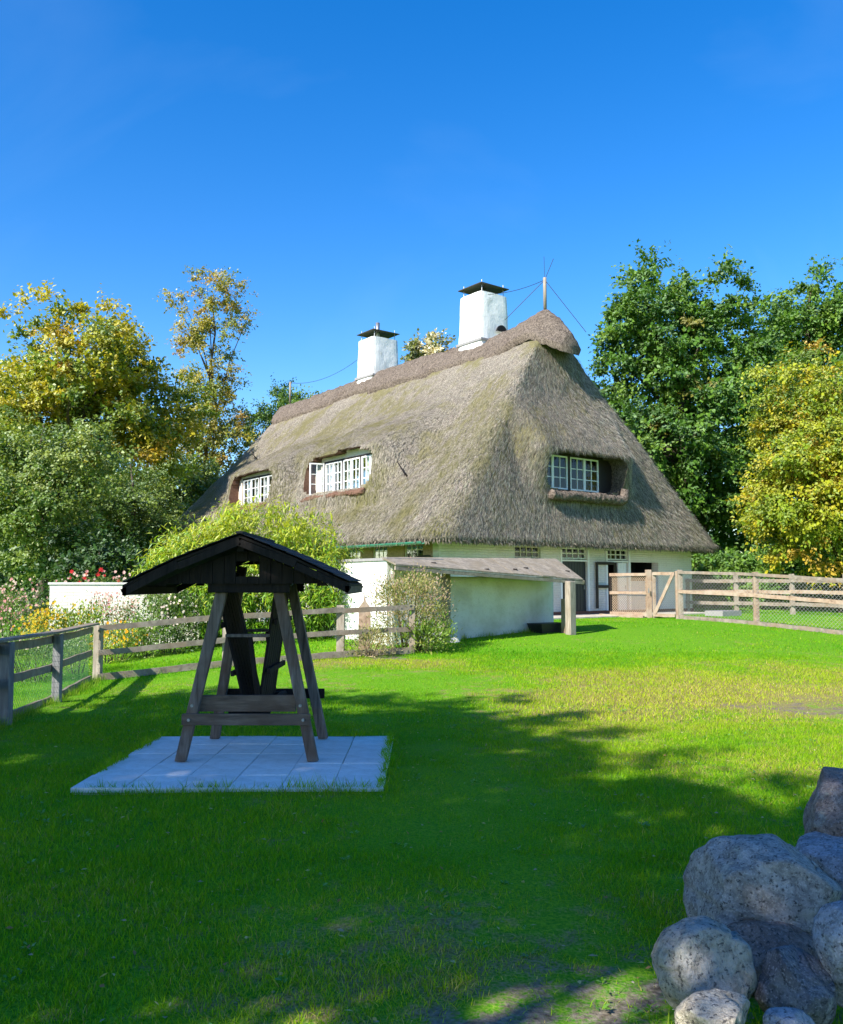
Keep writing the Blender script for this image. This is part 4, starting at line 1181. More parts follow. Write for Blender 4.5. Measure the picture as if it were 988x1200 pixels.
# roof: two bent slopes on a ridge, shingle cover, rafters and boarded gables
RY0, RY1 = 7.72, 9.42
XL, XR = -2.60, -.625
prof = [(XL, 1.600), (XL + .48, 1.832), (CX, 2.035), (XR - .47, 1.835), (XR, 1.612)]
def roof_sheet(name, p, th, mat, y0, y1, drop=0.0):
    v = []; m_ = len(p)
    for y in (y0, y1):
        for (x, z) in p: v.append((x, y, z - drop))
        for (x, z) in p: v.append((x, y, z - drop - th))
    f_ = []
    for k in range(m_ - 1):
        f_ += [(k, k + 1, 2 * m_ + k + 1, 2 * m_ + k), (m_ + k + 1, m_ + k, 3 * m_ + k, 3 * m_ + k + 1), (k + 1, k, m_ + k, m_ + k + 1), (2 * m_ + k, 2 * m_ + k + 1, 3 * m_ + k + 1, 3 * m_ + k)]
    f_ += [(0, 2 * m_, 3 * m_, m_), (m_ - 1, 2 * m_ - 1, 4 * m_ - 1, 3 * m_ - 1)]
    mb = MB(); mb.add(v, f_); return mb.build(name, M[mat], swing)
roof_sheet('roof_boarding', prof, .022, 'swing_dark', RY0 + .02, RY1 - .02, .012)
# shingle courses, each course a lapped strip
for sgn, (p0_, p1_, p2_) in ((0, (prof[0], prof[1], prof[2])), (1, (prof[4], prof[3], prof[2]))):
    nc = 7
    def ev_(t):
        t *= 2
        a, b, k = (p0_, p1_, t) if t <= 1 else (p1_, p2_, t - 1)
        return np.array([a[0] + (b[0] - a[0]) * k, 0, a[1] + (b[1] - a[1]) * k])
    for c in range(nc):
        a, b = ev_(max(0, c / nc - .01)), ev_(min(1, (c + 1.08) / nc))
        up_ = np.array([0, 0, 1.])
        q = [a + up_ * .010, b + up_ * .003]
        v = [np.array([p[0], y, p[2]]) for y in (RY0, RY1) for p in q] + [np.array([p[0], y, p[2] + .006]) for y in (RY0, RY1) for p in q]
        mb = MB(); mb.add(v, [(0, 1, 3, 2), (4, 6, 7, 5), (0, 4, 5, 1), (2, 3, 7, 6), (0, 2, 6, 4), (1, 5, 7, 3)]); mb.build('shingle_course', M['shingle'], swing)
mb = MB(); mb.beam((CX, RY0 - .01, 2.047), (CX, RY1 + .01, 2.047), .06, .02); mb.build('ridge_strip', M['shingle'], swing)
for y in (RY0 + .03, RY1 - .05):
    for k in range(4):
        a, b = prof[k], prof[k + 1]
        mb = MB(); mb.beam((a[0], y, a[1] - .078), (b[0], y, b[1] - .066), .04, .062); mb.build('barge_board', M['swing_dark'], swing)
for x, z in ((XL + .02, 1.535), (XR - .02, 1.545)):
    mb = MB(); mb.beam((x, RY0 + .01, z), (x, RY1 - .01, z), .035, .07); mb.build('eave_board', M['swing_plank'] if x > -1 else M['swing_dark'], swing)
# gable boarding: vertical boards; one short board leaves a gap
def under(x):
    for (a, b) in zip(prof[:-1], prof[1:]):
        if a[0] <= x <= b[0]: return a[1] + (b[1] - a[1]) * (x - a[0]) / (b[0] - a[0]) - .12
    return 1.5
for y, nb in ((Yf - .12, 17), (Yb + .10, 17)):
    x0_, x1_ = XL + .12, XR - .10
    for k in range(nb):
        xa, xb = x0_ + (x1_ - x0_) * k / nb, x0_ + (x1_ - x0_) * (k + .96) / nb
        za, zb = under(xa), under(xb)
        zl = 1.60
        gx0 = (xa + xb) / 2
        mb = MB()
        def brd(z0, ta, tb):
            mb.add([(xa, y, z0), (xb, y, z0), (xb, y, tb), (xa, y, ta), (xa, y + .02, z0), (xb, y + .02, z0), (xb, y + .02, tb), (xa, y + .02, ta)], [(0, 1, 2, 3), (5, 4, 7, 6), (1, 0, 4, 5), (2, 1, 5, 6), (3, 2, 6, 7), (0, 3, 7, 4)])
        if max(za, zb) - zl < .02: continue
        scr = 494 + F * gx0 / (y * 1.0)
        if 279 < scr < 305: brd(zl, min(za, zl + .065), min(zb, zl + .065)); mb.build('gable_board', M['swing_dark'], swing); mb = MB(); brd(zl + .20, za, zb)
        else: brd(min(zl, za - .01, zb - .01), za, zb)
        mb.build('gable_board', M['swing_dark'], swing)
plank('ridge_beam', np.array([CX, RY0 + .06, 1.93]), np.array([CX, RY1 - .06, 1.93]), .06, .10, 'swing_dark')
for s_ in (-1, 1): plank('hanger_beam', np.array([CX + s_ * .33, Yf - .03, 1.66]), np.array([CX + s_ * .33, Yb + .03, 1.66]), .06, .10, 'swing_dark')
# slatted back and folded-up slatted seat forming a V
def slat_panel(xb, zb, xt, zt, y0, y1, ns, name, mat='swing_dark'):
    for k in range(ns):
        y = y0 + (y1 - y0) * (k + .5) / ns
        mb = MB(); mb.beam((xb, y, zb), (xt, y, zt), (y1 - y0) / ns * .86, .024, (1, 0, .3)); mb.rough(.002, 9, k)
        mb.build(name, M[mat], swing, bevel=.004)
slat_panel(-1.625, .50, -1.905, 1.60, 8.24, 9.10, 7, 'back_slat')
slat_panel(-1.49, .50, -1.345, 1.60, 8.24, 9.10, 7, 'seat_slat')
for (x, z) in ((-1.80, 1.22), (-1.70, .78)): plank('batten', np.array([x - .03, 8.2, z]), np.array([x - .03, 9.14, z]), .03, .05, 'swing_dark')
for (x, z) in ((-1.375, 1.25), (-1.435, .80)): plank('batten', np.array([x + .035, 8.2, z]), np.array([x + .035, 9.14, z]), .03, .05, 'swing_dark')
for y in (8.22, 9.12):
    plank('armrest', np.array([-1.80, y, 1.125]), np.array([-1.40, y, 1.125]), .05, .03, 'swing_leg')
    plank('arm_support', np.array([-1.575, y, 1.11]), np.array([-1.49, y, .52]), .045, .04, 'swing_dark')
plank('seat_frame', np.array([-1.72, 8.17, .47]), np.array([-1.72, 9.15, .47]), .05, .09, 'swing_dark'); plank('seat_frame', np.array([-1.40, 8.17, .47]), np.array([-1.40, 9.15, .47]), .05, .09, 'swing_dark')
for y in (8.17, 9.15): plank('seat_frame', np.array([-1.75, y, .465]), np.array([-1.37, y, .465]), .04, .08, 'swing_dark')
for y in (8.3, 9.05):
    for x in (-1.90, -1.33):
        mb = MB(); mb.tube([(x, y, 1.58), (CX + (.33 if x > CX else -.33), y, 1.65)], .008, 5); mb.build('hanger', M['metal'], swing)

# ------------------------------------------------------------------ boulders
def boulder(name, label, cx, cy, Y, rx, ry, rz, seed, mat, rot=0.0, facets=7, cuts=(), grooves=()):
    """rounded field stone: sphere cut by a few planes, then roughened; radii in metres"""
    import bmesh
    rng = np.random.default_rng(seed)
    bm = bmesh.new(); bmesh.ops.create_icosphere(bm, subdivisions=5, radius=1.0)
    v = np.array([q.co[:] for q in bm.verts]); f_ = [tuple(q.index for q in fc.verts) for fc in bm.faces]; bm.free()
    for k in range(facets):
        nn_ = unit(rng.normal(size=3)); d_ = rng.uniform(.62, .9)
        s_ = v @ nn_; ex = np.maximum(0, s_ - d_); v = v - nn_ * (ex * .93)[:, None]
    for (nn_, d_) in cuts:
        nn_ = unit(nn_); s_ = v @ nn_; ex = np.maximum(0, s_ - d_); v = v - nn_ * (ex * .9)[:, None]
    v = v * (1 + .12 * fbm(v, 1.2, 3, seed) + .06 * fbm(v, 4, 4, seed + 3) - .05 * np.clip(vnoise(v, 2.3, seed + 5), 0, 1) ** 2)[:, None]
    for (nn_, d_, gw_, gd_) in grooves:      # open fractures
        nn_ = unit(nn_); e_ = v @ nn_ - d_ + .05 * fbm(v, 3, 3, seed + 21)
        v = v * (1 - gd_ * np.exp(-(e_ / gw_) ** 2) * np.clip(.6 + vnoise(v, 1.7, seed + 31), 0, 1))[:, None]
    c_, s_ = math.cos(rot), math.sin(rot)
    v = v * np.array([rx, ry, rz])
    v = np.stack([v[:, 0] * c_ - v[:, 2] * s_, v[:, 1], v[:, 0] * s_ + v[:, 2] * c_], 1)
    ctr = at(cx, cy, Y)
    g0 = gzf(ctr[0], ctr[1])
    base = np.array([ctr[0], ctr[1], g0])
    v = v + ctr
    v += (fbm(v, 14, 3, seed + 9) * .010)[:, None] * unit(np.array([1, -1, 1]))
    o = part(name, v, f_, M[mat], smooth=True, base=base)
    return tag(o, label, 'boulder', 'field stones in the pile')
B = 1040.0
boulder('boulder', 'largest grey granite boulder with slanted flat top in the stone pile', 900, 1052, 3.95, .36, .34, .285, 12, 'rock_grey', -.06, 2, cuts=(((-1, -.1, .12), .78), ((-.05, -.1, 1), .80), ((.62, -.1, .8), .70), ((-.6, -.3, .75), .88), ((-.2, -1, .1), .7)), grooves=(((.25, .1, 1), -.25, .035, .07), ((.9, .2, .5), .28, .025, .05)))
boulder('boulder', 'round speckled grey boulder with a crack, sitting low beside the lawn', 825, 1133, 3.38, .185, .18, .165, 23, 'rock_round', .1, 4, grooves=(((-.35, .1, .95), .42, .03, .09),))
boulder('boulder', 'dark boulder with pale veins wedged between the rounder stones', 926, 1158, 3.30, .145, .15, .155, 35, 'rock_dark', .3, 11, grooves=(((.5, .1, .8), .1, .03, .10), ((-.7, .2, .6), .0, .03, .08)))
boulder('boulder', 'pale blue-grey upright boulder beside the dark veined one', 1000, 1120, 3.35, .145, .16, .18, 41, 'rock_blue', .2, 6)
boulder('boulder', 'brown granite boulder with slanted top at the back of the pile', 1000, 955, 4.75, .30, .30, .27, 52, 'rock_brown', -.5, 5, cuts=(((-.55, -.2, .8), .6),))
boulder('boulder', 'smooth bluish boulder leaning between the brown and the largest one', 1010, 1030, 4.45, .32, .28, .30, 64, 'rock_blue', -.4, 4, cuts=(((-.6, -.1, .8), .62),))
boulder('boulder', 'small tan stone with mossy side at the foot of the round boulder', 838, 1196, 3.06, .135, .12, .085, 77, 'rock_pale', .15, 6)
boulder('boulder', 'small slate-blue stone half buried below the dark veined boulder', 925, 1212, 2.98, .10, .10, .07, 83, 'rock_blue', 0, 4)
boulder('boulder', 'shadowed brown stone under the largest boulder', 900, 1120, 3.72, .22, .18, .15, 91, 'rock_brown', 0, 4)
boulder('boulder', 'grey stone on the ground behind the largest boulder', 1075, 1090, 4.1, .38, .32, .34, 99, 'rock_grey', 0, 5)

# pebbles scattered in the worn turf
rng = np.random.default_rng(4)
pv, pf = [], []
cand = np.stack([rng.uniform(-2.5, 3.2, 5000), rng.uniform(2.6, 8.0, 5000)], 1)
_, bq = soil_dry(cand[:, 0], cand[:, 1])
cand = cand[rng.random(len(cand)) < np.clip((bq - .32) * 1.6, 0.01, 1)][:1100]
oct_f = [(0, 2, 4), (2, 1, 4), (1, 3, 4), (3, 0, 4), (2, 0, 5), (1, 2, 5), (3, 1, 5), (0, 3, 5)]
for k, (x, y) in enumerate(cand):
    s = rng.uniform(.003, .011) * (2 if rng.random() < .04 else 1); z = gzf(x, y) - .008
    b = len(pv)
    for (a, c, d) in ((1, 0, 0), (-1, 0, 0), (0, 1, 0), (0, -1, 0), (0, 0, 1), (0, 0, -1)):
        pv.append((x + (a + rng.normal() * .25) * s, y + (c + rng.normal() * .25) * s, z + .004 + (d * .6 + rng.normal() * .1) * s))
    pf += [tuple(b + i for i in q) for q in oct_f]
o = part('pebbles', np.array(pv), pf, M['rock_pale'], smooth=True); o['kind'] = 'stuff'; o['label'] = 'small pale pebbles scattered in worn patches of the lawn'; o['category'] = 'pebbles'

# ------------------------------------------------------------------ grass
def grass_zone(rng, x0, x1, y0, y1, dens, hmin, hmax, wmin, wmax, fine=False, margin=.62):
    n_ = int((x1 - x0) * (y1 - y0) * dens)
    x = rng.uniform(x0, x1, n_); y = rng.uniform(y0, y1, n_)
    k = np.abs(x) < margin * y + 1.2
    x, y = x[k], y[k]
    dry, bare = soil_dry(x, y)
    p = np.stack([x, y, 0 * x], 1)
    cl = fbm(p, 6, 3, 71); med = fbm(p, 1.2, 3, 73)
    keep_ = rng.random(len(x)) < np.clip(1.05 - np.clip(bare - .30, 0, 1) * 3.4 + .35 * cl, .03, 1)
    ed = .03 + .05 * vnoise(p, 3.1, 88) + .03 * vnoise(p, 9, 89)
    keep_ &= ~((x > SX0 + ed) & (x < SX1 - ed - .02) & (y > SY0 + ed) & (y < SY1 - ed))
    q = (np.stack([x, y], 1) - HP[:2]); uu = q @ D1[:2]; ww_ = q @ D2[:2]
    keep_ &= ~((uu > -.1) & (ww_ > -.1))
    qa = (np.stack([x, y], 1) - A0[:2]); ua = qa @ D1[:2]; wa_ = qa @ D2[:2]
    keep_ &= ~((ua > -.05) & (ua < 4) & (wa_ > wa0) & (wa_ < 3.7))
    x, y, dry, bare, cl, med = [a[keep_] for a in (x, y, dry, bare, cl, med)]
    n_ = len(x)
    h = rng.uniform(hmin, hmax, n_) * (1 + .35 * cl + .25 * med)
    # longer unmown fringe round the paving and fence feet
    fringe = np.exp(-(np.minimum(np.abs(y - SY0), np.abs(y - SY1)) / .10) ** 2) * ((x > SX0 - .1) & (x < SX1 + .1))
    fringx = np.exp(-(np.minimum(np.abs(x - SX0), np.abs(x - SX1)) / .10) ** 2) * ((y > SY0 - .1) & (y < SY1 + .1))
    h = h * (1 + .9 * np.maximum(fringe, fringx) * (1 + cl))
    a = rng.uniform(0, 2 * math.pi, n_); lean_ = rng.uniform(.15, .9, n_)
    d = np.stack([np.cos(a) * lean_, np.sin(a) * lean_, np.ones(n_)], 1); d /= np.linalg.norm(d, axis=1, keepdims=True)
    b = rng.uniform(0, 2 * math.pi, n_); sx_ = np.stack([np.cos(b), np.sin(b), 0 * b], 1)
    w_ = rng.uniform(wmin, wmax, n_)[:, None]
    onp = (x > SX0) & (x < SX1) & (y > SY0) & (y < SY1)
    base = np.stack([x, y, gz(x, y) - .014 + .04 * onp], 1)
    mid = base + d * h[:, None] * .55
    tip = base + d * h[:, None] + np.stack([np.cos(a), np.sin(a), -.5 + 0 * a], 1) * (h * .28 * lean_)[:, None]
    v = np.stack([base - sx_ * w_, base + sx_ * w_, mid + sx_ * w_ * .8, mid - sx_ * w_ * .8, tip], 1).reshape(-1, 3)
    i0 = np.arange(n_) * 5
    quads = np.stack([i0, i0 + 1, i0 + 2, i0 + 3], 1); tris = np.stack([i0 + 3, i0 + 2, i0 + 4], 1)
    fac = np.clip(dry + rng.normal(size=n_) * .14 + .12 * cl + .10 * med, 0, 1)[:, None]
    g1 = np.array([.080, .31, .006]); g2 = np.array([.40, .50, .016]); g3 = np.array([.52, .44, .13])
    col = g1 * (1 - fac) + g2 * fac
    dm = (rng.random(n_) < np.clip((dry - .45) * .7 + .05 * (y < 8) + .10 * (cl > .15) * (y < 9), .015, .4))[:, None]
    col = np.where(dm, g3 * rng.uniform(.6, 1.1, (n_, 1)), col) * rng.uniform(.75, 1.25, (n_, 1))
    if not fine:
        v = np.stack([base - sx_ * w_, base + sx_ * w_, tip], 1).reshape(-1, 3)
        return v, np.arange(n_ * 3).reshape(-1, 3), np.repeat(col, 3, 0)
    return v, np.concatenate([quads[:, [0, 1, 2]], quads[:, [0, 2, 3]], tris]), np.repeat(col, 5, 0)
rng = np.random.default_rng(90)
zones = [grass_zone(rng, -4.0, 4.2, 2.4, 5.5, 8200, .022, .050, .0014, .0026, True),
         grass_zone(rng, -6.5, 6.5, 5.5, 10.5, 4500, .026, .055, .0022, .0036),
         grass_zone(rng, -11, 11, 10.5, 18, 1450, .03, .06, .004, .006),
         grass_zone(rng, -16, 18, 18, 36, 240, .03, .065, .008, .013)]
def tufts(rng, pts, n_per, spread, hmin, hmax):
    pts = np.array(pts)[:, :2]; c = np.repeat(pts, n_per, 0); n_ = len(c)
    x = c[:, 0] + rng.normal(size=n_) * spread; y = c[:, 1] + rng.normal(size=n_) * spread
    ok_ = ~((x > SX0) & (x < SX1) & (y > SY0) & (y < SY1)); x, y = x[ok_], y[ok_]; n_ = len(x)
    h = rng.uniform(hmin, hmax, n_); a = rng.uniform(0, 2 * math.pi, n_); le = rng.uniform(.1, .7, n_)
    b = rng.uniform(0, 2 * math.pi, n_); w_ = rng.uniform(.002, .0045, n_)[:, None]; sx_ = np.stack([np.cos(b), np.sin(b), 0 * b], 1)
    base = np.stack([x, y, gz(x, y) - .015], 1); tip = base + np.stack([np.cos(a) * le, np.sin(a) * le, np.ones(n_)], 1) * h[:, None]
    v = np.stack([base - sx_ * w_, base + sx_ * w_, tip], 1).reshape(-1, 3)
    fac = rng.random((n_, 1)); col = np.array([.07, .26, .008]) * (1 - fac) + np.array([.34, .44, .05]) * fac
    return v, np.arange(n_ * 3).reshape(-1, 3), np.repeat(col, 3, 0)
def along(a, b, n_): return [a + (b - a) * t for t in rng.random(n_)]
fpts = along(Pc, Pd, 45) + along(Pd, Pe, 12) + along(q0, P67, 22) + along(P67, P5, 14) + along(P5, Pn, 14) + along(An(-.1, -.2, 0), An(-.1, 3.6, 0), 20) + along(Kp(0), Kp(8), 40)
zones.append(tufts(rng, fpts, 50, .07, .06, .17))
bpts = [np.array([x, y, 0]) for x, y in ((.95, 3.3), (1.0, 3.22), (1.08, 3.14), (1.17, 3.62), (1.2, 3.8), (1.3, 4.02), (1.95, 4.7), (1.85, 4.5), (.98, 3.0), (1.12, 2.96), (1.33, 3.05), (1.2, 3.2))]
zones.append(tufts(rng, bpts, 60, .05, .04, .11))
gv, gt_, gc = [], [], []; off = 0
for (v, t, c) in zones:
    gv.append(v); gt_.append(t + off); gc.append(c); off += len(v)
gv = np.concatenate(gv); tri = np.concatenate(gt_); gc = np.concatenate(gc)
print('GRASS TRIS', len(tri))
o = part('grass', gv, tri, M['grass_blade'], cols=gc); o['kind'] = 'stuff'; o['label'] = 'short bright green lawn grass'; o['category'] = 'grass'
# fallen leaves
n_ = 1500; x = rng.uniform(-5, 5.5, n_); y = 2.8 + 12 * rng.random(n_) ** 1.8
k = ~((x > SX0) & (x < SX1) & (y > SY0) & (y < SY1)); x, y = x[k], y[k]; n_ = len(x)
pos = np.stack([x, y, gz(x, y) + .018], 1)
lv, lf_ = leaf_mesh(pos, rand_unit(rng, n_) * np.array([1, 1, .25]), rand_unit(rng, n_) * .4 + UP, rng.uniform(.015, .045, n_), rng.uniform(.008, .024, n_))
pal = np.array([(.45, .36, .10), (.30, .18, .07), (.5, .45, .2), (.35, .3, .2)])[rng.integers(0, 4, n_)]
o = part('fallen_leaves', lv, lf_, M['petal'], cols=np.repeat(pal, 4, 0)); o['kind'] = 'stuff'; o['label'] = 'scattered fallen leaves on the lawn'; o['category'] = 'leaves'

# broad-leaved weeds and clover among the grass
n_ = 1000; x = rng.uniform(-5, 4.5, n_); y = 2.7 + 9 * rng.random(n_) ** 1.5
wk = (fbm(np.stack([x, y, 0 * x], 1), .9, 3, 95) > -.05) & ~((x > SX0 - .05) & (x < SX1 + .05) & (y > SY0 - .05) & (y < SY1 + .05)); x, y = x[wk], y[wk]; n_ = len(x)
k7 = 7; xx = np.repeat(x, k7); yy = np.repeat(y, k7); aa = rng.uniform(0, 2 * math.pi, n_ * k7)
sz = np.repeat(rng.uniform(.014, .034, n_), k7)
pos = np.stack([xx + np.cos(aa) * sz * .3, yy + np.sin(aa) * sz * .3, gz(xx, yy) + rng.uniform(.0, .02, n_ * k7)], 1)
wv, wf = leaf_mesh(pos, np.stack([np.cos(aa), np.sin(aa), rng.uniform(.1, .8, n_ * k7)], 1), rand_unit(rng, n_ * k7) * .3 + UP, sz, sz * .55)
wc = np.array([(.09, .28, .015), (.14, .31, .02), (.08, .24, .02)])[np.repeat(rng.integers(0, 3, n_), k7)] * rng.uniform(.8, 1.2, (n_ * k7, 1))
o = part('lawn_weeds', wv, wf, M['leaf'], cols=np.repeat(wc, 4, 0)); o['kind'] = 'stuff'; o['label'] = 'small broad-leaved weeds and clover in the lawn'; o['category'] = 'weeds'

# ------------------------------------------------------------------ trees
GRN = [(.035, .085, .012), (.060, .125, .016), (.085, .15, .022), (.115, .165, .025)]
YEL = [(.29, .25, .016), (.22, .23, .018), (.13, .185, .018), (.30, .19, .02), (.07, .12, .014)]
def lobes_round(rng, c, r, n_, spread=.62, rs=(.38, .6)):
    """big ellipsoid broken into uneven lobes"""
    out = [((c[0], c[1], c[2]), (r[0] * .72, r[1] * .72, r[2] * .75))]
    for k in range(n_):
        d = unit(rng.normal(size=3)); s = rng.uniform(*rs)
        out.append((tuple(np.array(c) + d * np.array(r) * spread), (r[0] * s, r[1] * s, r[2] * s * .85)))
    return out
def X(px, Y): return (px - 494) / F * Y
R_ = np.random.default_rng
# left beech, yellowing
tree('beech_tree', 'broad yellowing beech tree behind the grey-green shrubs', (X(85, 42), 42), (X(90, 42), 42, 13.0), .38,
     lobes_round(R_(1), (X(88, 42), 42, 9.6), (5.3, 4.6, 4.9), 13), 480, 180, .85, .195, YEL, (3.4, 3.8, 3.0, .4, .9), 101, .5, .55, 26)
# tall thin birch-like tree
YS = 60.0; KS2 = YS / 47
lb = [((X(p_, YS), YS, 1.6 + (z_ - 1.6) * KS2), tuple(r_ * KS2 for r_ in rr3)) for p_, z_, rr3 in ((248, 17.0, (1.7, 1.5, 1.5)), (238, 14.9, (1.9, 1.6, 1.1)), (240, 12.5, (1.7, 1.6, 1.5)), (235, 10.3, (2.2, 2, 1.6)), (262, 9.2, (2.2, 2, 1.6)), (215, 8.0, (2.0, 2, 1.6)), (286, 15.8, (.5, .5, .35)), (200, 17.0, (.45, .4, .25)))]
tree('slender_tree', 'tall slender airy tree with rusty yellow leaves left of the roof', (X(245, YS), YS), (X(246, YS), YS, 21.5), .24, lb, 230, 130, .80, .175, [(.20, .17, .025), (.24, .15, .03), (.12, .15, .02), (.24, .21, .025)], (2, .9, 2.4, 1.6), 102, .9, .2, 17)
tree('far_tree', 'green treetop showing over the far end of the thatched roof', (X(325, 62), 62), (X(325, 62), 62, 14.6), .3, lobes_round(R_(3), (X(322, 62), 62, 12.2), (3.9, 3.4, 3.5), 8), 110, 190, .95, .18, GRN, (1, 2, 2, 1), 103, .55, .5, 12)
# grey green shrubs/small trees
SIL = [(.050, .090, .018), (.085, .135, .024), (.135, .185, .036), (.18, .215, .050)]
tree('silver_leaf_tree', 'silvery green round-crowned tree with visible trunk at the garden edge', (X(52, 31), 31), (X(48, 31), 31, 7.2), .22, lobes_round(R_(4), (X(35, 31), 31, 4.9), (3.2, 2.6, 3.1), 11), 300, 170, .72, .13, SIL, (1, 2, 2.2, 1), 104, .6, .5, 20)
tree('silver_leaf_tree', 'silvery green bushy tree against the left slope of the thatch', (X(152, 37), 37), (X(152, 37), 37, 6.6), .18, lobes_round(R_(5), (X(150, 37), 37, 4.4), (2.3, 2.4, 2.9), 10), 240, 170, .72, .13, SIL, (1.2, 2, 1.8, .8), 105, .6, .5, 16)
tree('dark_shrub', 'dark green shrub filling the gap under the silvery trees', (X(120, 29), 29), (X(120, 29), 29, 2.9), .12, lobes_round(R_(6), (X(118, 29), 29, 1.9), (2.2, 1.4, 1.7), 6), 110, 130, .55, .14, [(.02, .05, .012), (.04, .085, .02), (.06, .11, .03)], (2, 2, 1), 106, .7, .5, 8, cat='shrub')
tree('bushy_tree', 'grey-green bushy tree tucked behind the left end of the thatch', (X(208, 52), 52), (X(208, 52), 52, 8.0), .16, lobes_round(R_(16), (X(208, 52), 52, 5.2), (3.7, 2.4, 4.0), 9), 230, 150, .9, .18, SIL, (1.2, 2, 1.8, .8), 116, .6, .45, 12)
# treetop behind the roof
BLS = [(.10, .13, .035), (.16, .17, .05), (.52, .47, .34), (.24, .15, .07)]
tree('blossom_tree', 'treetop with pale seed clusters showing above the ridge between the chimneys', (X(508, 52), 52), (X(508, 52), 52, 15.4), .25, lobes_round(R_(7), (X(507, 52), 52, 14.2), (1.9, 1.7, 2.9), 7), 90, 150, .55, .2, BLS, (2, 2, 1.6, .7), 107, .7, .5, 14)
# right big oak-like tree
OAK = [(.030, .080, .010), (.050, .115, .014), (.080, .155, .020), (.110, .18, .024), (.17, .15, .03)]
tree('oak_tree', 'large dense dark green tree rising behind the right roof slope', (X(805, 45), 45), (X(805, 45), 45, 16.5), .5,
     lobes_round(R_(8), (X(792, 45), 45, 10.2), (5.0, 4.6, 7.4), 17, .64, (.30, .46)) + [((X(762, 45), 45, 17.0), (.9, .9, 1.5)), ((X(840, 45), 45, 16.3), (1.8, 1.6, 1.8)), ((X(735, 45), 45, 14.6), (1.4, 1.4, 1.4)), ((X(880, 45), 45, 14.5), (1.8, 1.5, 1.6)), ((X(905, 45), 45, 8), (2.5, 2.2, 3.0)), ((X(722, 45), 45, 11.2), (1.9, 1.6, 2.2)), ((X(738, 45), 45, 8.0), (2.0, 1.6, 2.6)), ((X(760, 45), 45, 4.5), (2.6, 2, 2.6)), ((X(850, 45), 45, 4.0), (3.2, 2, 2.6)), ((X(905, 45), 45, 12.0), (2.0, 1.8, 2.6)), ((X(820, 45), 44, 12.6), (2.6, 2, 2.4))],
     830, 170, .85, .215, OAK, (1.6, 2.2, 2, 1, .12), 108, .6, .55, 34)
tree('oak_tree', 'tall green tree behind the yellow beech on the right', (X(960, 52), 52), (X(960, 52), 52, 19.5), .4, lobes_round(R_(9), (X(962, 52), 52, 15.0), (4.1, 3.6, 5.8), 12, .64, (.32, .5)) + [((X(905, 52), 52, 13.5), (2.2, 2, 3.2)), ((X(895, 52), 52, 9), (2.4, 2, 3.4)), ((X(925, 52), 52, 16.5), (1.6, 1.6, 2.0)), ((X(885, 52), 52, 14.8), (1.8, 1.6, 2.4)), ((X(870, 52), 52, 11), (2.4, 2, 3))], 430, 170, 1.0, .225, OAK, (1.2, 2.2, 2.2, 1.2, .1), 109, .6, .5, 24)
# right yellow beech with drooping layered twigs
tree('golden_beech', 'golden yellow-green beech with drooping layered branches beside the paddock', (X(990, 34), 34), (X(985, 34), 34, 9.8), .3,
     lobes_round(R_(10), (X(972, 34), 34, 6.4), (3.8, 3.0, 4.6), 13, .66, (.3, .5)), 480, 185, .75, .142, [(.29, .25, .014), (.215, .24, .015), (.13, .19, .015), (.31, .20, .025), (.06, .115, .012)], (3.0, 3.6, 2.8, .7, 1.4), 110, .38, .5, 28, droop=.5)
# hedge shrubs along the right
HED = [(.04, .10, .014), (.07, .15, .02), (.11, .19, .03)]
for k, (px, Y, hgt, rx, lab) in enumerate([(815, 42, 3.1, 1.9, 'green laurel shrub right of the house corner'), (868, 41, 3.3, 2.1, 'leafy green shrub under the large dark tree'), (925, 39, 3.3, 2.0, 'low green shrub under the golden beech'), (985, 40, 3.1, 2.1, 'green shrub at the paddock edge beneath golden twigs')]):
    tree('hedge_shrub', lab, (X(px, Y), Y), (X(px, Y), Y, hgt * .8), .09, lobes_round(R_(20 + k), (X(px, Y), Y, hgt * .55), (rx, 1.3, hgt * .42), 6), 95, 130, .5, .17, HED, (1, 2, 1.3), 120 + k, .65, .5, 8, cat='shrub', group='shrubs behind the paddock')
# far wood behind everything
rng = np.random.default_rng(55)
lbs = []
for k in range(26):
    x = 17 + 26 * (k + rng.uniform(-.4, .4)) / 26; y = 54 + rng.uniform(-3, 3); hgt = rng.uniform(5, 8)
    lbs.append(((x, y, hgt * .5), (2.2, 1.6, hgt * .55)))
for k in range(22):
    x = -34 + 24 * (k + rng.uniform(-.4, .4)) / 22; y = 54 + rng.uniform(-3, 3); hgt = rng.uniform(5, 8.5)
    lbs.append(((x, y, hgt * .5), (2.2, 1.6, hgt * .55)))
for k in range(70):
    x = -75 + 150 * (k + rng.uniform(-.4, .4)) / 70; y = 78 + rng.uniform(-6, 10)
    hgt = rng.uniform(7, 11); lbs.append(((x, y, hgt * .5), (3.2, 2.5, hgt * .55)))
v, f_, col, _ = crown_arrays(rng, lbs, 1800, 42, 1.6, .7, .55, [(.03, .065, .014), (.05, .095, .02), (.08, .12, .025)], (2, 2, 1), .5)
o = part('far_wood', v, f_, M['leaf'], cols=col); o['kind'] = 'stuff'; o['label'] = 'distant dark green wood edge behind the garden'; o['category'] = 'wood'

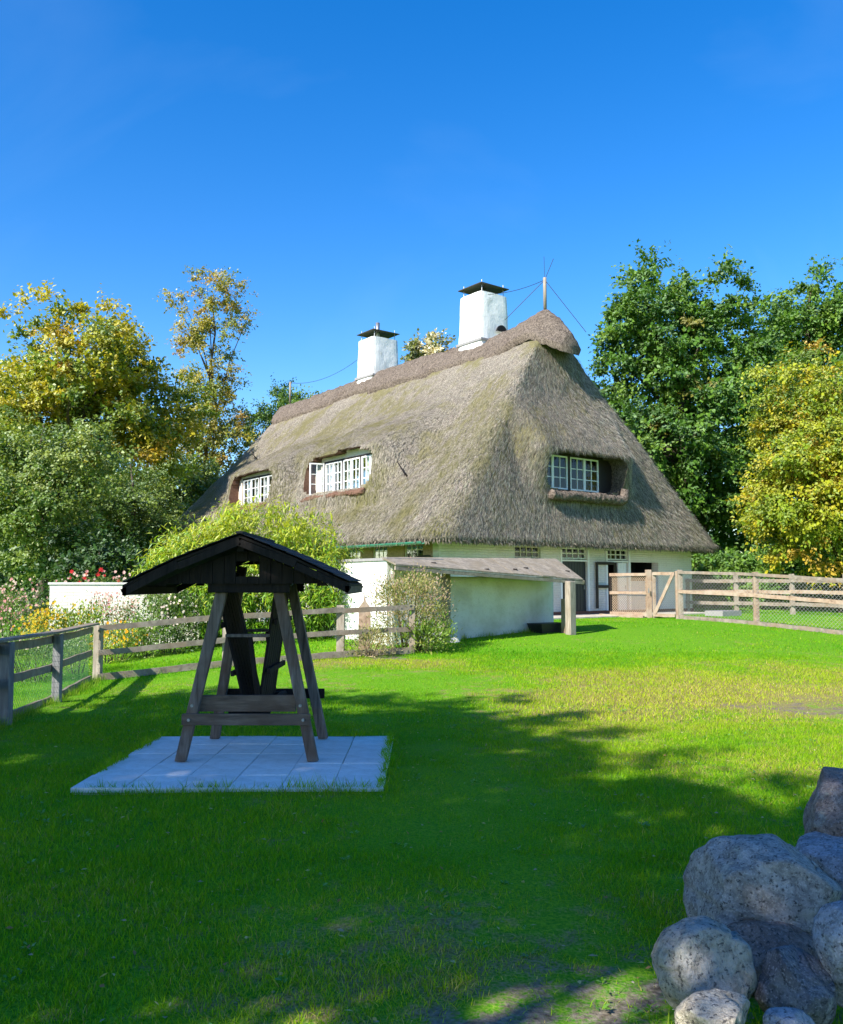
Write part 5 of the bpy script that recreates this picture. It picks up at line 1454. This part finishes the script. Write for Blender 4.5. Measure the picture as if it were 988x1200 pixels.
# trees left of and behind the viewpoint that shade the lawn
SH = [(.05, .11, .016), (.08, .14, .02)]
def shadow_tree(lab, lobes, base, top, ncl, nleaf, cs, leaf, seed):
    return tree('shade_tree', lab, base, top, .3, lobes, ncl, nleaf, cs, leaf, SH, (1, 1), seed, .6, .25, 22, group='trees shading the lawn')
def sh(x, y, h):     # a point at height h whose shadow falls on (x, y)
    k = h / math.tan(SUN_EL); return (x + SUN_H[0] * k, y + SUN_H[1] * k, h)
SHADE1 = [(sh(-.6, 9.4, 9.5), (2.2, 2.2, 1.6)), (sh(-.2, 7.0, 9.0), (2.2, 2.2, 1.5)), (sh(.9, 6.0, 8.0), (1.9, 1.9, 1.3)), (sh(-1.7, 11.0, 10.5), (1.7, 1.7, 1.3)), (sh(-2.4, 7.2, 8.6), (2.2, 2.2, 1.5)), (sh(.4, 8.6, 10.6), (1.5, 1.5, 1.1)), (sh(-.3, 5.5, 7.6), (1.2, 1.2, .8)), (sh(-.5, 5.4, 7.0), (.9, .9, .4)), (sh(1.0, 5.5, 7.4), (1.0, 1.0, .4)), (sh(-1.7, 5.2, 7.4), (1.4, 1.4, .8))]
SHADE2 = [(sh(-4.3, 10.2, 9.0), (2.2, 2.2, 1.5)), (sh(-5.8, 8.4, 8.5), (2.4, 2.4, 1.6)), (sh(-3.6, 8.6, 10.0), (1.8, 1.8, 1.2)), (sh(-4.0, 6.0, 7.5), (2.2, 2.2, 1.3)), (sh(-2.9, 11.3, 10.4), (1.3, 1.3, .9))]
SHADE3 = [(sh(-1.5, 4.7, 7.2), (.8, .7, .4)), (sh(-2.2, 4.0, 7.0), (1.3, 1.3, .8)), (sh(-2.8, 2.6, 7.0), (2.2, 2.2, 1.4)), (sh(2.1, 4.7, 7.4), (1.2, 1.2, .7)), (sh(3.0, 3.4, 7.0), (1.3, 1.3, .8)), (sh(3.2, 4.6, 8.4), (.9, .9, .6))]
def base_of(lbs, back): 
    c = np.mean([l[0] for l in lbs], 0); return (c[0] - back[0], c[1] - back[1])
for lbs, lab, nc, seed in ((SHADE1, 'leafy tree whose crown throws shade over the garden swing', 285, 131), (SHADE2, 'leafy tree whose crown throws shade over the netted side fence', 210, 132), (SHADE3, 'leafy tree whose crown throws shade over the boulder pile', 135, 133)):
    b = base_of(lbs, (0, 0)); zt = max(l[0][2] for l in lbs)
    shadow_tree(lab, lbs, b, (b[0], b[1], zt), nc, 120, .52, .17, seed)

# ------------------------------------------------------------------ garden plants
def plant(name, label, base, r, h, nleaf, ln, asp, pal, wts, seed, nstem=14, droop=.3, flowers=None, cat='plant', group=None, mat='leaf', upright=.5, ncl=None, dome=.75, cs=.3, stemr=.008):
    rng = np.random.default_rng(seed); b = np.array(base, float)
    t = thing(name, label, cat, b, group)
    ncl = ncl or max(10, int(nleaf / 60))
    a = rng.uniform(0, 2 * math.pi, ncl); rr_ = np.sqrt(rng.random(ncl)); zz = rng.random(ncl) ** .7
    lim = np.sqrt(np.clip(1 - (zz * dome) ** 2, .05, 1))
    cc = np.stack([b[0] + np.cos(a) * rr_ * r[0] * lim, b[1] + np.sin(a) * rr_ * r[1] * lim, b[2] + .06 + zz * h * (1 - .2 * rr_)], 1)
    cid = rng.integers(0, ncl, nleaf)
    pos = cc[cid] + rng.normal(size=(nleaf, 3)) * cs * np.array([1, 1, .8])
    pos[:, 2] = np.maximum(pos[:, 2], gz(pos[:, 0], pos[:, 1]) + .03)
    out = pos - b - np.array([0, 0, h * .4]); out /= np.linalg.norm(out, axis=1, keepdims=True)
    d = rand_unit(rng, nleaf) * .8 + out * .8 + np.array([0, 0, upright - droop])
    nrm = rand_unit(rng, nleaf) * .6 + np.array([0, 0, .7]) + out * .3
    l = ln * rng.uniform(.6, 1.3, nleaf)
    v, f_ = leaf_mesh(pos, d, nrm, l, l * asp)
    part('foliage', v, f_, M[mat], t, cols=np.repeat(pick_colours(rng, cid, ncl, pal, wts), 4, 0))
    mb = MB()
    for k in range(nstem):
        c = cc[rng.integers(0, ncl)]; s = b + (c - b) * np.array([.35, .35, 0]) - UP * .05
        mb.tube([s, s * .5 + c * .5 + UP * .05, c], [stemr, stemr * .8, stemr * .4], 4)
    mb.build('stems', M['bark'], t)
    if flowers:
        nfl, fs, fpal, zmin = flowers; nfl = int(nfl * 1.7); fs = fs * .62
        for q in range(1):
            i = rng.integers(0, ncl, nfl); p = cc[i] + rng.normal(size=(nfl, 3)) * cs * .9 + out[:nfl] * .1
            p[:, 2] = np.where(p[:, 2] < b[2] + h * zmin, b[2] + h * rng.uniform(zmin, 1.05, nfl), p[:, 2] + cs * .3)
            fc_ = np.array(fpal)[rng.integers(0, len(fpal), nfl)]
            vv, ff, cc2 = [], [], []
            npet = 6
            pp = np.repeat(p, npet, 0); aa = np.tile(np.arange(npet) * 2 * math.pi / npet, nfl) + np.repeat(rng.uniform(0, 6, nfl), npet)
            tilt = np.repeat(np.array([0, -.5, .3])[None] + rng.normal(size=(nfl, 3)) * .4, npet, 0)
            dirp = np.stack([np.cos(aa), .35 * np.sin(aa), np.sin(aa)], 1) + tilt * .5
            ls = fs * np.repeat(rng.uniform(.7, 1.3, nfl), npet)
            vv, ff = leaf_mesh(pp, dirp, tilt + np.array([0, -1, .2]), ls, ls * .8)
            part('blossoms', vv, ff, M['petal'], t, cols=np.repeat(np.repeat(fc_, npet, 0) * rng.uniform(.8, 1.15, (nfl * npet, 1)), 4, 0))
    return t
def G(px, Y):
    x = X(px, Y); return (x, Y, gzf(x, Y))
# the big bamboo clump in front of the house
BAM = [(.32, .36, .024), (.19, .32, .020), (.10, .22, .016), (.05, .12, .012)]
def bamboo():
    rng = np.random.default_rng(300); Yc = 21.0; c = np.array(G(297, Yc))
    t = thing('bamboo', 'large yellow-green bamboo clump with drooping leaves before the thatched house', 'bamboo', c)
    ncl = 950
    lob = [((X(235, Yc), Yc, 1.75), (1.25, 1.0, 1.35)), ((X(300, Yc), Yc + .2, 1.9), (1.6, 1.2, 1.65)), ((X(358, Yc), Yc, 1.75), (1.1, 1.0, 1.45)), ((X(330, Yc), Yc - .2, .9), (1.6, .9, .9)), ((X(250, Yc), Yc - .2, .9), (1.2, .8, .8)), ((X(205, Yc), Yc, 1.5), (.55, .6, .9)), ((X(382, Yc), Yc - .1, 1.3), (.5, .6, .9))]
    lob = np.array([(*a, *b) for a, b in lob]); vol = np.prod(lob[:, 3:], 1) ** .66
    li = rng.choice(len(lob), ncl, p=vol / vol.sum()); du = rand_unit(rng, ncl); du[:, 2] = np.abs(du[:, 2]) * np.where(rng.random(ncl) < .78, 1, -1)
    cc = lob[li, :3] + du * lob[li, 3:] * (.55 + .5 * rng.random(ncl) ** .6)[:, None]
    N = ncl * 34; cid = np.repeat(np.arange(ncl), 34)
    pos = cc[cid] + rng.normal(size=(N, 3)) * np.array([.13, .13, .12])
    pos[:, 2] = np.maximum(pos[:, 2], .12)
    outd = np.stack([du[cid, 0], du[cid, 1], 0 * cid], 1)
    d = rand_unit(rng, N) * .75 + outd * .5 + np.array([0, 0, -.55])
    l = rng.uniform(.10, .22, N)
    v, f_ = leaf_mesh(pos, d, rand_unit(rng, N) * .5 + UP + outd * .4, l, l * rng.uniform(.15, .24, N), .3)
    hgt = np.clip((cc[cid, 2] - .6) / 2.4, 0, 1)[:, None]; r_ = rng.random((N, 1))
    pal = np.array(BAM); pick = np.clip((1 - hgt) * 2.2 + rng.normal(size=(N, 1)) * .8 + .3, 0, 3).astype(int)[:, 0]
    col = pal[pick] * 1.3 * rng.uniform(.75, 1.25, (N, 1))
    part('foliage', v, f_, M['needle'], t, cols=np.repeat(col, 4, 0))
    mb = MB()
    for k in range(46):
        e = cc[rng.integers(0, ncl)]; s = np.array([c[0] + (e[0] - c[0]) * .55 + rng.normal() * .1, Yc + (e[1] - Yc) * .4, c[2] - .1])
        m_ = np.array([s[0] * .6 + e[0] * .4, s[1] * .6 + e[1] * .4, s[2] + (e[2] - s[2]) * .65]); mb.tube([s, m_, e], [.014, .011, .005], 5)
    mb.build('culms', plain('bamboo_culm', (.16, .20, .05), .5), t, smooth=True)
bamboo()
# dry wild bush at the fence end
DRY = [(.26, .22, .09), (.20, .21, .06), (.30, .22, .14), (.10, .14, .035), (.38, .33, .17)]
plant('wild_bush', 'tall dry wildflower bush with pinkish seed heads at the lean-to corner', G(478, 18.3), (.78, .6), 1.5, 9500, .06, .32, DRY, (2, 2, 1.6, 2, .8), 401, 60, flowers=(260, .028, [(.42, .28, .24), (.5, .4, .3), (.36, .24, .2)], .45), cat='bush', upright=.9, dome=.5, cs=.15)
plant('weed_clump', 'low dry weeds at the foot of the fence post', G(432, 17.3), (.45, .35), .50, 1800, .07, .22, DRY, (2.4, 2, 1, 1.4, 1), 402, 22, cat='plant', upright=1.0, dome=.6, cs=.1)
plant('weed_clump', 'green weeds growing under the dry wildflower bush', G(500, 17.9), (.5, .35), .55, 1700, .08, .4, [(.07, .13, .02), (.13, .2, .03), (.2, .22, .05)], (1, 2, 1), 403, 16, cat='plant', upright=.8, dome=.6, cs=.12)
# flower bed in front of the garden wall
ROSE = [(.05, .10, .02), (.09, .16, .03), (.15, .19, .05)]
PINK = [(.55, .26, .26), (.62, .40, .36), (.60, .48, .42)]
RED = [(.45, .03, .035), (.36, .02, .04), (.42, .10, .07)]
YELF = [(.55, .40, .03), (.55, .33, .02), (.48, .42, .06)]
WHT = [(.66, .60, .50), (.6, .5, .45)]
plants = [
 ('rose_bush', 'rose bush with pink blooms above the garden wall end', G(95, 23.9), (.75, .4), 1.75, 2600, .06, ROSE, (26, .075, PINK, .75)),
 ('rose_bush', 'rose bush with red blooms behind the garden wall', G(108, 24.3), (.6, .4), 1.95, 2400, .06, ROSE, (7, .10, RED, .85)),
 ('rose_bush', 'rose bush with pale pink blooms behind the wall near the swing roof', G(140, 24.0), (.8, .4), 1.85, 2800, .06, ROSE, (26, .075, PINK, .75)),
 ('flower_clump', 'tall pale pink flowering perennials at the left garden edge', G(16, 20.5), (.75, .6), 1.5, 3000, .07, ROSE, (170, .055, PINK, .35)),
 ('flower_clump', 'mounded yellow flowers before the garden wall', G(62, 19.8), (.55, .4), .95, 1700, .06, [(.16, .2, .03), (.1, .16, .03)], (190, .06, YELF, .45)),
 ('flower_clump', 'leafy yellow-green plant in front of the white garden wall', G(100, 19.9), (.5, .4), 1.05, 1800, .08, [(.20, .24, .04), (.13, .2, .03)], (20, .05, YELF, .5)),
 ('flower_clump', 'pinkish meadow flowers at the middle of the bed', G(138, 20.8), (.6, .45), 1.35, 2200, .06, [(.15, .18, .05), (.24, .2, .12), (.1, .14, .03)], (130, .045, PINK, .5)),
 ('flower_clump', 'low orange and yellow flowers behind the back fence', G(140, 18.9), (.55, .4), .62, 1500, .06, [(.14, .22, .03), (.1, .17, .03)], (55, .055, [(.75, .36, .02), (.72, .5, .03)], .4)),
 ('flower_shrub', 'dark leafy shrub with cream flower heads beside the bamboo', G(196, 19.9), (.75, .6), 1.4, 3400, .08, [(.03, .07, .015), (.06, .11, .025), (.1, .14, .04)], (60, .055, WHT, .4)),
 ('flower_clump', 'light green leafy plant under the cream flowering shrub', G(172, 19.2), (.5, .4), .75, 1500, .07, [(.16, .22, .04), (.1, .18, .03)], (25, .045, WHT, .5)),
 ('flower_clump', 'bright yellow-green herb beside the corner fence post', G(128, 18.3), (.28, .25), .45, 700, .05, [(.25, .3, .04), (.18, .25, .04)], (30, .04, YELF, .4)),
 ('green_herb', 'wispy tall green herbs behind the netted side fence', G(45, 15.5), (.7, .5), .75, 2200, .10, [(.07, .13, .03), (.12, .18, .05)], (16, .04, WHT, .6)),
 ('green_herb', 'grassy green herbs behind the grey-blue fence post', G(95, 16.6), (.35, .4), .7, 1300, .10, [(.09, .17, .03), (.16, .23, .05)], None),
 ('leafy_shrub', 'dark arching shrub with bare twigs left of the garden wall', G(42, 23.5), (.7, .5), 1.6, 2400, .09, [(.02, .05, .012), (.05, .09, .02)], None)]
for k, (nm, lab, b, r, h, nl, ln, pal, fl) in enumerate(plants):
    plant(nm, lab, b, r, h, nl, ln, .45 if nm != 'green_herb' else .14, pal, [1] * len(pal), 500 + k, 24, flowers=fl, cat='bush' if 'bush' in nm or 'shrub' in nm else 'flowers', upright=.6, dome=.6, cs=.14)
# bare pale twigs beside the dark shrub
t0 = np.array(G(44, 21.6)); tw = thing('twig_bush', 'bare pale branching twigs between the pink and yellow flowers', 'twigs', t0)
rng = np.random.default_rng(71)
for k in range(9):
    mb = MB(); e = t0 + np.array([rng.uniform(-.55, .55), rng.uniform(-.2, .2), rng.uniform(.9, 1.55)]); m_ = t0 * .45 + e * .55 + np.array([rng.normal() * .06, 0, .1])
    mb.tube([t0 + (e - t0) * np.array([.15, .15, 0]) - UP * .05, m_, e], [.022, .016, .006], 5)
    for q in range(3):
        s = m_ + (e - m_) * rng.uniform(.1, .8); mb.tube([s, s + np.array([rng.uniform(-.3, .3), rng.normal() * .05, rng.uniform(.12, .35)])], [.011, .004], 4)
    mb.build('twig', M['fence_wood'], tw, smooth=True)
print('OBJECTS', len(bpy.data.objects), 'TRIS', sum(len(m.loops) - 2 * len(m.polygons) for m in bpy.data.meshes))
